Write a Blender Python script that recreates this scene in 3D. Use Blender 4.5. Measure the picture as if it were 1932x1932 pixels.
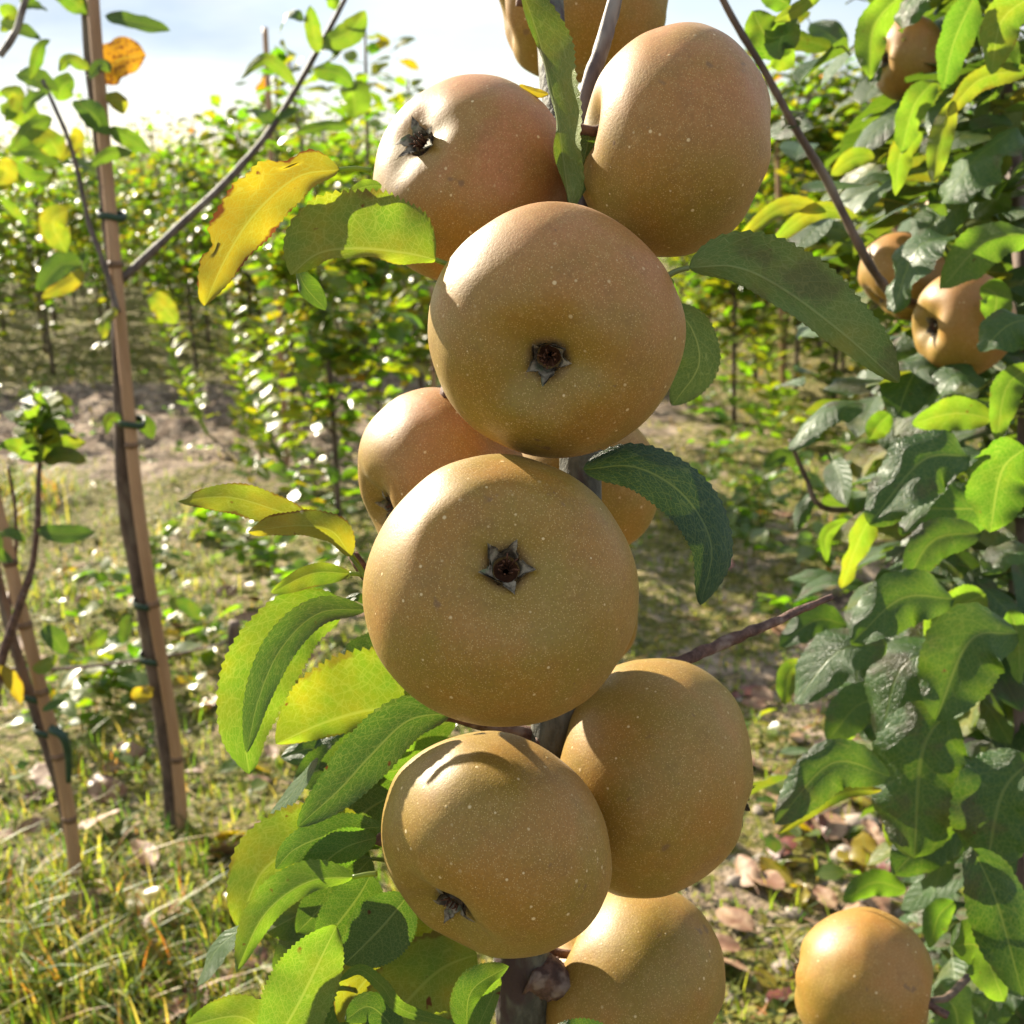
import bpy, math, random
from mathutils import Vector, Matrix, noise
R_ = math.radians
sc = bpy.context.scene
for o in list(bpy.data.objects): bpy.data.objects.remove(o)
COL = sc.collection
# ------------------------------------------------------------------ camera
PITCH, ROLL, CAMZ = R_(15.6), R_(2.0), 0.75
F, CX = 2318.0, 966.0                       # focal length and centre, in the pixels of a 1932 px wide picture
CAM = Vector((0, 0, CAMZ))
cf = Vector((0, math.cos(PITCH), -math.sin(PITCH)))
u0 = Vector((0, math.sin(PITCH), math.cos(PITCH))); r0 = Vector((1, 0, 0))
cr = r0*math.cos(ROLL) - u0*math.sin(ROLL)
cu = r0*math.sin(ROLL) + u0*math.cos(ROLL)
cam = bpy.data.cameras.new('camera'); camo = bpy.data.objects.new('camera', cam); COL.objects.link(camo)
m = Matrix.Identity(4)
for i in range(3):
    m[i][0] = cr[i]; m[i][1] = cu[i]; m[i][2] = -cf[i]; m[i][3] = CAM[i]
camo.matrix_world = m
cam.sensor_width = 36; cam.sensor_fit = 'HORIZONTAL'; cam.lens = 36*F/1932
cam.clip_start = 0.02; cam.clip_end = 3000
cam.dof.use_dof = True; cam.dof.focus_distance = 0.335; cam.dof.aperture_fstop = 27
sc.camera = camo
# ------------------------------------------------------------------ sky and sun
L = Vector((-0.60, 0.68, 0.46)).normalized()          # towards the sun
EL = math.asin(L.z); AZ = math.atan2(L.x, L.y)
w = bpy.data.worlds.new('World'); sc.world = w; w.use_nodes = True
nt = w.node_tree; bg = nt.nodes['Background']
sky = nt.nodes.new('ShaderNodeTexSky'); sky.sky_type = 'NISHITA'; sky.sun_disc = False
sky.sun_elevation = EL; sky.sun_rotation = AZ; sky.air_density = 1.0; sky.dust_density = .7; sky.ozone_density = 1.0
tc = nt.nodes.new('ShaderNodeTexCoord'); mp = nt.nodes.new('ShaderNodeMapping'); mp.inputs['Scale'].default_value = (1, 1, 3.2)
nz = nt.nodes.new('ShaderNodeTexNoise'); nz.inputs['Scale'].default_value = 2.1; nz.inputs['Detail'].default_value = 6; nz.inputs['Roughness'].default_value = .52
rp = nt.nodes.new('ShaderNodeValToRGB'); rp.color_ramp.elements[0].position = .25; rp.color_ramp.elements[1].position = .62
mx = nt.nodes.new('ShaderNodeMix'); mx.data_type = 'RGBA'; mx.inputs['B'].default_value = (6.5, 6.35, 6.2, 1)
nt.links.new(tc.outputs['Generated'], mp.inputs[0]); nt.links.new(mp.outputs[0], nz.inputs['Vector'])
nt.links.new(nz.outputs['Fac'], rp.inputs[0]); nt.links.new(rp.outputs[0], mx.inputs['Factor'])
nz2 = nt.nodes.new('ShaderNodeTexNoise'); nz2.inputs['Scale'].default_value = 3.4; nz2.inputs['Detail'].default_value = 5
mx2 = nt.nodes.new('ShaderNodeMix'); mx2.data_type = 'RGBA'; mx2.inputs['A'].default_value = (3.9, 4.9, 6.0, 1); mx2.inputs['B'].default_value = (6.6, 6.7, 6.8, 1)
rp2 = nt.nodes.new('ShaderNodeValToRGB'); rp2.color_ramp.elements[0].position = .35; rp2.color_ramp.elements[1].position = .62
nt.links.new(mp.outputs[0], nz2.inputs['Vector']); nt.links.new(nz2.outputs['Fac'], rp2.inputs[0]); nt.links.new(rp2.outputs[0], mx2.inputs['Factor']); nt.links.new(mx2.outputs['Result'], mx.inputs['B'])
nt.links.new(sky.outputs[0], mx.inputs['A']); nt.links.new(mx.outputs['Result'], bg.inputs[0])
bg.inputs[1].default_value = 0.05
sun = bpy.data.lights.new('sun', 'SUN'); sun.energy = 5.0; sun.angle = R_(0.53); sun.color = (1, .90, .72)
suno = bpy.data.objects.new('sun', sun); COL.objects.link(suno)
suno.rotation_mode = 'QUATERNION'; suno.rotation_quaternion = L.to_track_quat('Z', 'Y')
sc.view_settings.view_transform = 'Standard'; sc.view_settings.look = 'None'
sc.view_settings.exposure = 1.7; sc.view_settings.gamma = 1
sc.render.resolution_x = 1024; sc.render.resolution_y = 1024
try:
    sc.cycles.max_bounces = 8; sc.cycles.transmission_bounces = 6; sc.cycles.diffuse_bounces = 4
    sc.cycles.sample_clamp_indirect = 6
except Exception: pass

# ------------------------------------------------------------------ helpers
def P(x, y, d):                                    # picture position and depth along the view axis -> place
    return CAM + cf*d + cr*((x-CX)/F*d) + cu*((CX-y)/F*d)
def ray(x, y): return (cf + cr*((x-CX)/F) + cu*((CX-y)/F))
def PY(x, y, Y):                                   # the place at world distance Y
    r = ray(x, y); return CAM + r*(Y/r.y)
def PG(x, y, z=0):                                 # on the ground
    r = ray(x, y); return CAM + r*((z-CAM.z)/r.z)
def cdir(a, b, c): return (cr*a + cu*b - cf*c).normalized()      # right, up, towards the camera
def proj(p):
    q = Vector(p)-CAM; d = q.dot(cf)
    return (CX+F*q.dot(cr)/d, CX-F*q.dot(cu)/d, d) if d > 0.01 else (1e9, 1e9, d)

def tag(o, label=None, cat=None, group=None, kind=None):
    if label: o['label'] = label
    if cat: o['category'] = cat
    if group: o['group'] = group
    if kind: o['kind'] = kind
    return o
def empty(name, loc=(0, 0, 0), label=None, cat=None, group=None):
    o = bpy.data.objects.new(name, None); o.location = loc; o.empty_display_size = .02; COL.objects.link(o)
    bpy.context.view_layer.update() if False else None
    return tag(o, label, cat, group)

class MB:
    def __init__(s): s.v = []; s.f = []; s.a = []
    def add(s, v, f, a=None):
        n = len(s.v); s.v.extend(v); s.f.extend([tuple(i+n for i in q) for q in f])
        s.a.extend(a if a else [(0, .5, 0, .5)]*len(v))
    def build(s, name, mat, parent=None, smooth=True):
        me = bpy.data.meshes.new(name)
        off = Vector(parent.location) if parent is not None else Vector((0, 0, 0))
        if parent is not None and parent.parent is not None: off = Vector((0, 0, 0)) + off + Vector(parent.parent.location)
        vv = [(v[0]-off.x, v[1]-off.y, v[2]-off.z) for v in s.v]
        me.from_pydata(vv, [], s.f)
        at = me.attributes.new('luv', 'FLOAT_COLOR', 'POINT')
        flat = [c for q in s.a for c in q]; at.data.foreach_set('color', flat)
        if smooth: me.polygons.foreach_set('use_smooth', [True]*len(me.polygons))
        me.materials.append(mat); me.update()
        o = bpy.data.objects.new(name, me); COL.objects.link(o)
        if parent is not None: o.parent = parent
        return o

def crom(pts, n):
    pts = [Vector(p) for p in pts]
    if len(pts) == 2: return [pts[0].lerp(pts[1], i/n) for i in range(n+1)]
    # resample by length with Catmull-Rom
    Q = [pts[0]*2-pts[1]] + pts + [pts[-1]*2-pts[-2]]
    out = []; k = len(pts)-1
    dense = []
    for s in range(k):
        p0, p1, p2, p3 = Q[s:s+4]
        for j in range(16):
            t = j/16
            dense.append(.5*((2*p1)+(p2-p0)*t+(2*p0-5*p1+4*p2-p3)*t*t+(-p0+3*p1-3*p2+p3)*t**3))
    dense.append(pts[-1])
    ln = [0]
    for i in range(1, len(dense)): ln.append(ln[-1]+(dense[i]-dense[i-1]).length)
    tot = ln[-1]; j = 0
    for i in range(n+1):
        t = tot*i/n
        while j < len(ln)-2 and ln[j+1] < t: j += 1
        a = (t-ln[j])/max(1e-9, ln[j+1]-ln[j]); out.append(dense[j].lerp(dense[j+1], min(1, max(0, a))))
    return out

def tube(mb, pts, r0_, r1_, n=24, seg=10, bump=0.0, nodes=0, cap=True, attr=(0, .5, 0, .5), fr=None):
    c = crom(pts, n); T0 = (c[1]-c[0]).normalized()
    ref = Vector((0, 0, 1)) if abs(T0.z) < .8 else Vector((1, 0, 0))
    S = T0.cross(ref).normalized(); v = []; f = []
    sd = c[0]*50
    for i, p in enumerate(c):
        T = (c[min(i+1, n)]-c[max(i-1, 0)]).normalized()
        S = (S-T*S.dot(T)).normalized(); B = T.cross(S)
        t = i/n; r = fr(t) if fr else r0_+(r1_-r0_)*t
        if nodes:
            q = (t*nodes) % 1.0; r *= 1+.22*math.exp(-((min(q, 1-q))/.05)**2)
        for k in range(seg):
            a = 2*math.pi*k/seg
            rr = r*(1+bump*noise.noise(sd+Vector((math.cos(a)*1.3, math.sin(a)*1.3, t*n*.35))))
            v.append(p+(S*math.cos(a)+B*math.sin(a))*rr)
    for i in range(n):
        for k in range(seg):
            a = i*seg+k; b = i*seg+(k+1) % seg
            f.append((a, b, b+seg, a+seg))
    if cap:
        v.append(c[0]); v.append(c[-1]); k0 = len(v)-2
        for k in range(seg):
            f.append((k0, (k+1) % seg, k)); f.append((k0+1, n*seg+k, n*seg+(k+1) % seg))
    mb.add(v, f, [attr]*len(v))

def wprof(t, tipp=.70): return (t**.58)*((1-t)**tipp)/.414 if 0 < t < 1 else 0.0

def leafgeo(mb, mid, N, wa, wb, upper=1, ns=14, nv=3, fold=.15, curl=.15, wave=.06, teeth=0, yel=.1, rnd=.5, twist=0.0, seed=0, bite=0):
    """one leaf: mid = midrib points from base to tip, N = direction the seen face looks to, wa/wb = half widths"""
    c = crom(mid, ns); v = []; f = []; at = []
    W = max(wa, wb); ph = rnd*37+seed
    for i, p in enumerate(c):
        T = (c[min(i+1, ns)]-c[max(i-1, 0)])
        if T.length < 1e-9: T = Vector((0, 0, 1e-3))
        T.normalize(); t = i/ns
        Nn = N
        if twist: Nn = Matrix.Rotation(twist*t, 3, T) @ N
        S = Nn.cross(T)
        if S.length < 1e-4: S = Vector((1, 0, 0)).cross(T)
        S.normalize(); C = T.cross(S); U = C*upper
        pr = wprof(t)
        for j in range(-nv, nv+1):
            q = j/nv; aq = abs(q); wd = (wa if q > 0 else wb)*pr
            if teeth and aq > .99:
                sw = (t*teeth) % 1.0
                wd *= 1+.11*(sw-.35)
            if bite and q < 0 and aq > .5: wd *= 1-.3*max(0, noise.noise(Vector((t*7, ph, 0))))*bite
            x = q*wd*math.cos(fold)
            z = aq*wd*math.sin(fold) - curl*aq*aq*wd
            z += wave*W*aq*aq*math.sin(t*9+ph+(2.1 if q > 0 else 0)) + wave*.6*W*aq*math.sin(t*21+ph*2)*aq
            v.append(p+S*x+U*z); at.append((t, q*.5+.5, yel, rnd))
    m_ = 2*nv+1
    for i in range(ns):
        for j in range(m_-1):
            a = i*m_+j; q = (a, a+m_, a+m_+1, a+1)
            f.append(q if upper > 0 else q[::-1])
    mb.add(v, f, at)

def rleaf(mb, base, d, ln, up, rng, ns=5, nv=1, yel=None, wr=.27, droop=None, pet=True, teeth=0, rnd=None):
    """a leaf growing from base in direction d"""
    d = d.normalized(); up = (up - d*up.dot(d))
    up = up.normalized() if up.length > 1e-3 else Vector((0, 0, 1))
    dr = droop if droop is not None else rng.uniform(.1, .55)
    pl = ln*rng.uniform(.18, .32)
    b = base+d*pl
    p1 = b+d*ln*.5+Vector((0, 0, -dr*.16*ln)); p2 = b+d*ln*.92+Vector((0, 0, -dr*.6*ln))
    W = ln*wr*rng.uniform(.85, 1.15)
    y = yel if yel is not None else max(0, min(1, rng.gauss(.40, .2)))
    leafgeo(mb, [b, p1, p2], up, W, W, 1, ns, nv, fold=rng.uniform(.1, .55), curl=rng.uniform(0, .35), wave=rng.uniform(.02, .14), yel=y, rnd=rng.random() if rnd is None else rnd, teeth=teeth, twist=rng.uniform(-.6, .6))
    if pet: tube(mb, [base, base.lerp(b, .5)+Vector((0, 0, .004*ln/.07)), b], ln*.012, ln*.01, 2, 4, attr=(0.0, .5, .5, .5), cap=False)

# ------------------------------------------------------------------ materials
def newmat(name):
    m = bpy.data.materials.new(name); m.use_nodes = True; t = m.node_tree
    for n in list(t.nodes): t.nodes.remove(n)
    return m, t
class NT:
    def __init__(s, t): s.t = t
    def n(s, kind, **kw):
        n = s.t.nodes.new(kind)
        for k, v in kw.items(): setattr(n, k, v)
        return n
    def l(s, a, b): s.t.links.new(a, b)
    def val(s, x, sock):
        if hasattr(x, 'is_output'): s.l(x, sock)
        else:
            try: sock.default_value = x
            except Exception: sock.default_value = tuple(x)+(1,) if len(x) == 3 else x
    def math(s, op, a, b=None, c=None, clamp=False):
        n = s.n('ShaderNodeMath', operation=op); n.use_clamp = clamp
        s.val(a, n.inputs[0])
        if b is not None: s.val(b, n.inputs[1])
        if c is not None: s.val(c, n.inputs[2])
        return n.outputs[0]
    def ss(s, x, a, b, lo=0., hi=1.):
        n = s.n('ShaderNodeMapRange', interpolation_type='SMOOTHSTEP')
        s.val(x, n.inputs['Value']); n.inputs['From Min'].default_value = a; n.inputs['From Max'].default_value = b
        n.inputs['To Min'].default_value = lo; n.inputs['To Max'].default_value = hi
        return n.outputs[0]
    def mix(s, f, a, b, blend='MIX'):
        n = s.n('ShaderNodeMix', data_type='RGBA', blend_type=blend)
        s.val(f, n.inputs['Factor'])
        for x, k in ((a, 6), (b, 7)):
            if hasattr(x, 'is_output'): s.l(x, n.inputs[k])
            else: n.inputs[k].default_value = (x[0], x[1], x[2], 1)
        return n.outputs[2]
    def noise(s, vec, scale, detail=3, rough=.5, out='Fac'):
        n = s.n('ShaderNodeTexNoise'); n.inputs['Scale'].default_value = scale; n.inputs['Detail'].default_value = detail; n.inputs['Roughness'].default_value = rough
        if vec is not None: s.l(vec, n.inputs['Vector'])
        return n.outputs[out]
    def vor(s, vec, scale, feature='F1', out='Distance', rnd=1):
        n = s.n('ShaderNodeTexVoronoi', feature=feature); n.inputs['Scale'].default_value = scale; n.inputs['Randomness'].default_value = rnd
        if vec is not None: s.l(vec, n.inputs['Vector'])
        return n.outputs[out]
    def bump(s, h, strength, dist, normal=None):
        n = s.n('ShaderNodeBump'); n.inputs['Strength'].default_value = strength; n.inputs['Distance'].default_value = dist
        s.l(h, n.inputs['Height'])
        if normal is not None: s.l(normal, n.inputs['Normal'])
        return n.outputs[0]

def leaf_material(name, detail=True, dark=(.020, .062, .016), lite=(.055, .135, .022), rough=.33, trans=.5, tgain=1.0, spec=.5, blotch=0.0, undr=((.065, .105, .032), (.09, .13, .042))):
    m, t = newmat(name); N = NT(t)
    at = N.n('ShaderNodeAttribute', attribute_name='luv'); sp = N.n('ShaderNodeSeparateColor'); N.l(at.outputs['Color'], sp.inputs[0])
    u, vv, yl, rn = sp.outputs[0], sp.outputs[1], sp.outputs[2], at.outputs['Alpha']
    v = N.math('MULTIPLY_ADD', vv, 2.0, -1.0); av = N.math('ABSOLUTE', v)
    pos = N.n('ShaderNodeNewGeometry'); P_ = pos.outputs['Position']; back = pos.outputs['Backfacing']
    tco = N.n('ShaderNodeTexCoord').outputs['Object']
    # veins
    mid = N.ss(av, .02, .06, 1, 0)
    c = N.math('SUBTRACT', N.math('MULTIPLY', u, 8.5), N.math('MULTIPLY', av, 2.0))
    side = N.math('GREATER_THAN', v, 0.0); c = N.math('ADD', c, N.math('MULTIPLY', side, .43))
    tri = N.math('ABSOLUTE', N.math('SUBTRACT', N.math('FRACT', N.math('ADD', c, 20.0)), .5))
    lat = N.math('MULTIPLY', N.ss(tri, .0, .055, 1, 0), N.ss(av, .75, 1.0, 1, .3))
    vein = N.math('MAXIMUM', mid, N.math('MULTIPLY', lat, .75))
    quilt = tri
    n1 = N.noise(P_, 60, 3, .6)
    if detail:
        cmb = N.n('ShaderNodeCombineXYZ'); N.l(N.math('MULTIPLY', u, 3.2), cmb.inputs[0]); N.l(v, cmb.inputs[1]); N.l(N.math('MULTIPLY', rn, 7.0), cmb.inputs[2])
        e1 = N.vor(cmb.outputs[0], 8, 'DISTANCE_TO_EDGE'); net = N.ss(e1, .015, .085, 1, 0)
        e2 = N.vor(cmb.outputs[0], 26, 'DISTANCE_TO_EDGE'); net2 = N.ss(e2, .02, .12, 1, 0)
        vein = N.math('MAXIMUM', vein, N.math('MAXIMUM', N.math('MULTIPLY', net, .70), N.math('MULTIPLY', net2, .38)))
    yfac = N.math('ADD', yl, N.math('MULTIPLY_ADD', n1, .9, -.45), clamp=True)
    yfac = N.ss(yfac, .15, .95)
    green = N.mix(rn, dark, lite)
    top = N.mix(yfac, green, (.28, .22, .016))
    top = N.mix(N.math('MULTIPLY', vein, .45), top, (.16, .21, .06))
    under = N.mix(yfac, N.mix(rn, undr[0], undr[1]), (.30, .23, .035))
    under = N.mix(N.math('MULTIPLY', vein, .45), under, (.26, .28, .12))
    ns_ = N.noise(P_, 210, 2, .5)
    spot = N.ss(N.math('ADD', N.noise(P_, 210, 2, .5), N.math('ADD', N.math('MULTIPLY', yl, .05), N.math('MULTIPLY', N.math('GREATER_THAN', yl, .97), .13))), .725, .80)
    edge = N.math('MULTIPLY', N.ss(N.math('ADD', N.math('ADD', av, N.math('MULTIPLY', yl, .10)), N.math('MULTIPLY_ADD', N.noise(P_, 90, 3, .6), 1.0, -.5)), .95, 1.10), N.ss(yl, .2, .7, .12, 1))
    br = N.math('MAXIMUM', spot, edge)
    brown = N.mix(ns_, (.12, .045, .018), (.05, .022, .015))
    col = N.mix(back, top, under); col = N.mix(br, col, brown)
    if blotch:
        bl_ = N.math('MULTIPLY', N.ss(N.noise(P_, 34, 4, .6), .54, .64), blotch); col = N.mix(bl_, col, (.075, .028, .034))
    tg = N.mix(yfac, N.mix(rn, (.10*tgain, .27*tgain, .006), (.19*tgain, .37*tgain, .008)), (.52, .36, .006))
    tg = N.mix(N.math('MULTIPLY', N.math('GREATER_THAN', yl, .97), .7), tg, (.75, .22, .004))
    tg = N.mix(N.math('MULTIPLY', vein, .45), tg, (.55, .62, .08))
    tg = N.mix(br, tg, (.22, .07, .015))
    bh = N.math('ADD', N.math('MULTIPLY', quilt, .5), N.math('MULTIPLY', vein, -.5)) if detail else quilt
    nb = N.bump(bh, .55, .0012) if detail else None
    if detail:
        nb = N.bump(N.noise(P_, 900, 2, .6), .25, .0004, nb)
    pb = N.n('ShaderNodeBsdfPrincipled'); N.l(col, pb.inputs['Base Color'])
    N.l(N.ss(N.math('ADD', back, N.math('MULTIPLY', n1, .25)), 0, 1.2, rough, .68), pb.inputs['Roughness'])
    N.l(N.ss(back, 0, 1, spec, .25), pb.inputs['Specular IOR Level'])
    tr = N.n('ShaderNodeBsdfTranslucent'); N.l(tg, tr.inputs[0])
    if nb is not None: N.l(nb, pb.inputs['Normal'])
    ms = N.n('ShaderNodeMixShader'); ms.inputs[0].default_value = trans
    N.l(pb.outputs[0], ms.inputs[1]); N.l(tr.outputs[0], ms.inputs[2])
    o = N.n('ShaderNodeOutputMaterial'); N.l(ms.outputs[0], o.inputs[0])
    return m

def apple_material():
    m, t = newmat('russet_apple_skin'); N = NT(t)
    oi = N.n('ShaderNodeObjectInfo'); tco = N.n('ShaderNodeTexCoord').outputs['Object']
    ad = N.n('ShaderNodeVectorMath', operation='ADD'); N.l(tco, ad.inputs[0])
    cb = N.n('ShaderNodeCombineXYZ')
    for i in range(3): N.l(N.math('MULTIPLY', oi.outputs['Random'], 3.0+i), cb.inputs[i])
    N.l(cb.outputs[0], ad.inputs[1]); V = ad.outputs[0]
    at = N.n('ShaderNodeAttribute', attribute_name='luv'); sp = N.n('ShaderNodeSeparateColor'); N.l(at.outputs['Color'], sp.inputs[0])
    cal = sp.outputs[0]; blush = sp.outputs[2]
    big = N.noise(V, 34, 4, .6); big2 = N.noise(V, 55, 4, .6)
    c = N.mix(N.ss(big, .32, .68), (.250, .160, .018), (.315, .152, .021))
    c = N.mix(N.math('MULTIPLY', N.ss(big2, .45, .72), .5), c, (.215, .162, .018))
    c = N.mix(N.math('MULTIPLY', N.ss(blush, .2, .9), N.ss(big2, .3, .7, .25, .8)), c, (.46, .165, .065))
    c = N.mix(N.math('MULTIPLY', N.ss(cal, .35, .85), .6), c, (.225, .165, .018))
    c = N.mix(N.math('MULTIPLY', N.ss(cal, .74, .84), .55), c, (.20, .12, .075))
    fine = N.noise(V, 1300, 2, .7); fine2 = N.noise(V, 330, 3, .6)
    c = N.mix(N.ss(fine, .36, .64, .0, .5), c, N.mix(.6, c, (.17, .085, .015)))
    c = N.mix(N.ss(fine2, .55, .75, 0, .2), c, (.50, .33, .12))
    c = N.mix(N.ss(N.noise(V, 90, 4, .7), .5, .68, 0, .45), c, N.mix(.5, c, (.16, .075, .02)))
    # lenticels
    vn = N.n('ShaderNodeTexVoronoi', feature='F1'); vn.inputs['Scale'].default_value = 300; N.l(V, vn.inputs['Vector'])
    spc = N.n('ShaderNodeSeparateColor'); N.l(vn.outputs['Color'], spc.inputs[0])
    big_l = N.math('MULTIPLY', N.ss(N.math('DIVIDE', vn.outputs['Distance'], N.math('MULTIPLY_ADD', spc.outputs[2], 1.1, .45)), .06, .15, 1, 0), N.math('GREATER_THAN', N.math('ADD', spc.outputs[0], N.math('MULTIPLY_ADD', big2, .8, -.4)), .52))
    c = N.mix(N.math('MULTIPLY', big_l, N.ss(spc.outputs[1], 0, 1, .25, .9)), c, (.72, .54, .28))
    fl = N.vor(V, 1500); c = N.mix(N.ss(fl, .12, .34, .5, 0), c, (.62, .42, .16))
    blot = N.math('MAXIMUM', N.ss(N.noise(V, 130, 2, .5), .70, .76), N.math('MULTIPLY', N.ss(N.noise(V, 420, 2, .6), .70, .76), N.ss(big2, .5, .6)))
    c = N.mix(N.math('MULTIPLY', blot, .7), c, (.16, .085, .035))
    h = N.math('ADD', N.math('MULTIPLY', fine, .6), N.math('ADD', N.math('MULTIPLY', fine2, .7), N.math('MULTIPLY', big_l, .5)))
    nb = N.bump(h, .24, .0005)
    pb = N.n('ShaderNodeBsdfPrincipled'); N.l(c, pb.inputs['Base Color']); N.l(nb, pb.inputs['Normal'])
    N.l(N.ss(fine, .3, .7, .44, .56), pb.inputs['Roughness']); pb.inputs['Specular IOR Level'].default_value = .36
    pb.inputs['Coat Weight'].default_value = .14; pb.inputs['Coat Roughness'].default_value = .52; pb.inputs['Sheen Weight'].default_value = .03; pb.inputs['Sheen Roughness'].default_value = .4; pb.inputs['Sheen Tint'].default_value = (1, .9, .75, 1)
    o = N.n('ShaderNodeOutputMaterial'); N.l(pb.outputs[0], o.inputs[0]); return m

def simple(name, c1, c2, scale, rough=.7, bump=.4, bd=.001, c3=None, stretch=None, spec=.4):
    m, t = newmat(name); N = NT(t); V = N.n('ShaderNodeTexCoord').outputs['Object']
    if stretch:
        mpn = N.n('ShaderNodeMapping'); mpn.inputs['Scale'].default_value = stretch; N.l(V, mpn.inputs[0]); V = mpn.outputs[0]
    n = N.noise(V, scale, 5, .65); c = N.mix(N.ss(n, .35, .65), c1, c2)
    if c3: c = N.mix(N.ss(N.noise(V, scale*.4, 3, .6), .54, .66), c, c3)
    pb = N.n('ShaderNodeBsdfPrincipled'); N.l(c, pb.inputs['Base Color']); pb.inputs['Roughness'].default_value = rough
    pb.inputs['Specular IOR Level'].default_value = spec
    N.l(N.bump(n, bump, bd), pb.inputs['Normal'])
    o = N.n('ShaderNodeOutputMaterial'); N.l(pb.outputs[0], o.inputs[0]); return m

def attr_leafy(name, cols, trans=.4, rough=.5):
    """grass and moss: colour by the blade's own random value"""
    m, t = newmat(name); N = NT(t)
    at = N.n('ShaderNodeAttribute', attribute_name='luv'); sp = N.n('ShaderNodeSeparateColor'); N.l(at.outputs['Color'], sp.inputs[0])
    r = N.n('ShaderNodeValToRGB'); cr_ = r.color_ramp
    cr_.elements[0].position = 0; cr_.elements[0].color = (*cols[0], 1); cr_.elements[1].position = 1; cr_.elements[1].color = (*cols[-1], 1)
    for i, c in enumerate(cols[1:-1]):
        e = cr_.elements.new((i+1)/(len(cols)-1)); e.color = (*c, 1)
    N.l(at.outputs['Alpha'], r.inputs[0])
    pb = N.n('ShaderNodeBsdfPrincipled'); N.l(r.outputs[0], pb.inputs['Base Color']); pb.inputs['Roughness'].default_value = rough
    tr = N.n('ShaderNodeBsdfTranslucent'); N.l(N.mix(1.0, r.outputs[0], (2.6, 2.6, 1.6), 'MULTIPLY'), tr.inputs[0])
    ms = N.n('ShaderNodeMixShader'); ms.inputs[0].default_value = trans; N.l(pb.outputs[0], ms.inputs[1]); N.l(tr.outputs[0], ms.inputs[2])
    o = N.n('ShaderNodeOutputMaterial'); N.l(ms.outputs[0], o.inputs[0]); return m

M_leaf = leaf_material('apple_leaf', blotch=.3)
M_leafd = leaf_material('apple_leaf_deep_green_shaded', dark=(.012, .050, .012), lite=(.030, .088, .018), rough=.36, trans=.28, tgain=.8, spec=.42, blotch=.55)  # deep green leaf; the tree's shade is put into its darker colours and low translucency
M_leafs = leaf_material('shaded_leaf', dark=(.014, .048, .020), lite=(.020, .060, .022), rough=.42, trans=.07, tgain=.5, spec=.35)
M_leafg = leaf_material('dull_leaf', dark=(.08, .11, .04), lite=(.17, .19, .09), rough=.36, trans=.20, tgain=.7, spec=.45, blotch=.5, undr=((.075, .125, .030), (.115, .170, .045)))
M_far = leaf_material('nursery_leaf', detail=False, dark=(.055, .085, .024), lite=(.145, .175, .055), rough=.34, trans=.50, tgain=1.4, spec=.5)
M_dead = simple('dead_leaf', (.16, .07, .035), (.30, .19, .11), 60, .6, .5, .002)
M_deadred = simple('red_dead_leaf', (.06, .012, .008), (.13, .03, .018), 60, .5, .5, .002)
M_apple = apple_material()
M_calyx = simple('calyx', (.045, .032, .020), (.24, .20, .14), 420, .8, .6, .0006, (.12, .14, .07))
M_calin = simple('calyx_inside', (.055, .018, .007), (.11, .040, .014), 300, .8, .5, .0005)
M_bark = simple('young_bark', (.070, .052, .050), (.15, .115, .100), 130, .62, .6, .0012, (.24, .21, .18), (1, 1, .35))
M_barkg = simple('main_stem_bark', (.045, .045, .034), (.13, .125, .095), 160, .7, .9, .002, (.05, .028, .030), (1, 1, .5))
M_twig = simple('twig_bark', (.055, .026, .020), (.16, .085, .062), 200, .7, .9, .0015, (.22, .16, .13))
M_stem = simple('trunk_dark', (.06, .038, .028), (.15, .10, .07), 60, .7, .6, .002, (.18, .14, .10), (1, 1, .4))
M_cane = simple('bamboo', (.30, .165, .085), (.42, .25, .14), 40, .5, .2, .001, (.35, .19, .10), (1, 1, .12))
M_node = simple('bamboo_node', (.10, .055, .03), (.20, .11, .06), 80, .6, .3, .001)
M_tie = simple('plastic_tie', (.012, .035, .020), (.03, .065, .035), 80, .45, .2, .001)
M_stone = simple('stone', (.15, .115, .09), (.33, .27, .22), 45, .8, .6, .004, (.30, .27, .22))
M_straw = simple('straw', (.36, .26, .15), (.55, .45, .30), 80, .7, .3, .001)
M_grass = attr_leafy('grass', [(.015, .045, .007), (.06, .12, .012), (.17, .21, .016), (.32, .25, .06), (.30, .11, .02)], .45)
M_moss = attr_leafy('moss', [(.03, .05, .007), (.11, .13, .012), (.23, .20, .02), (.06, .10, .015)], .3, .8)

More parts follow.
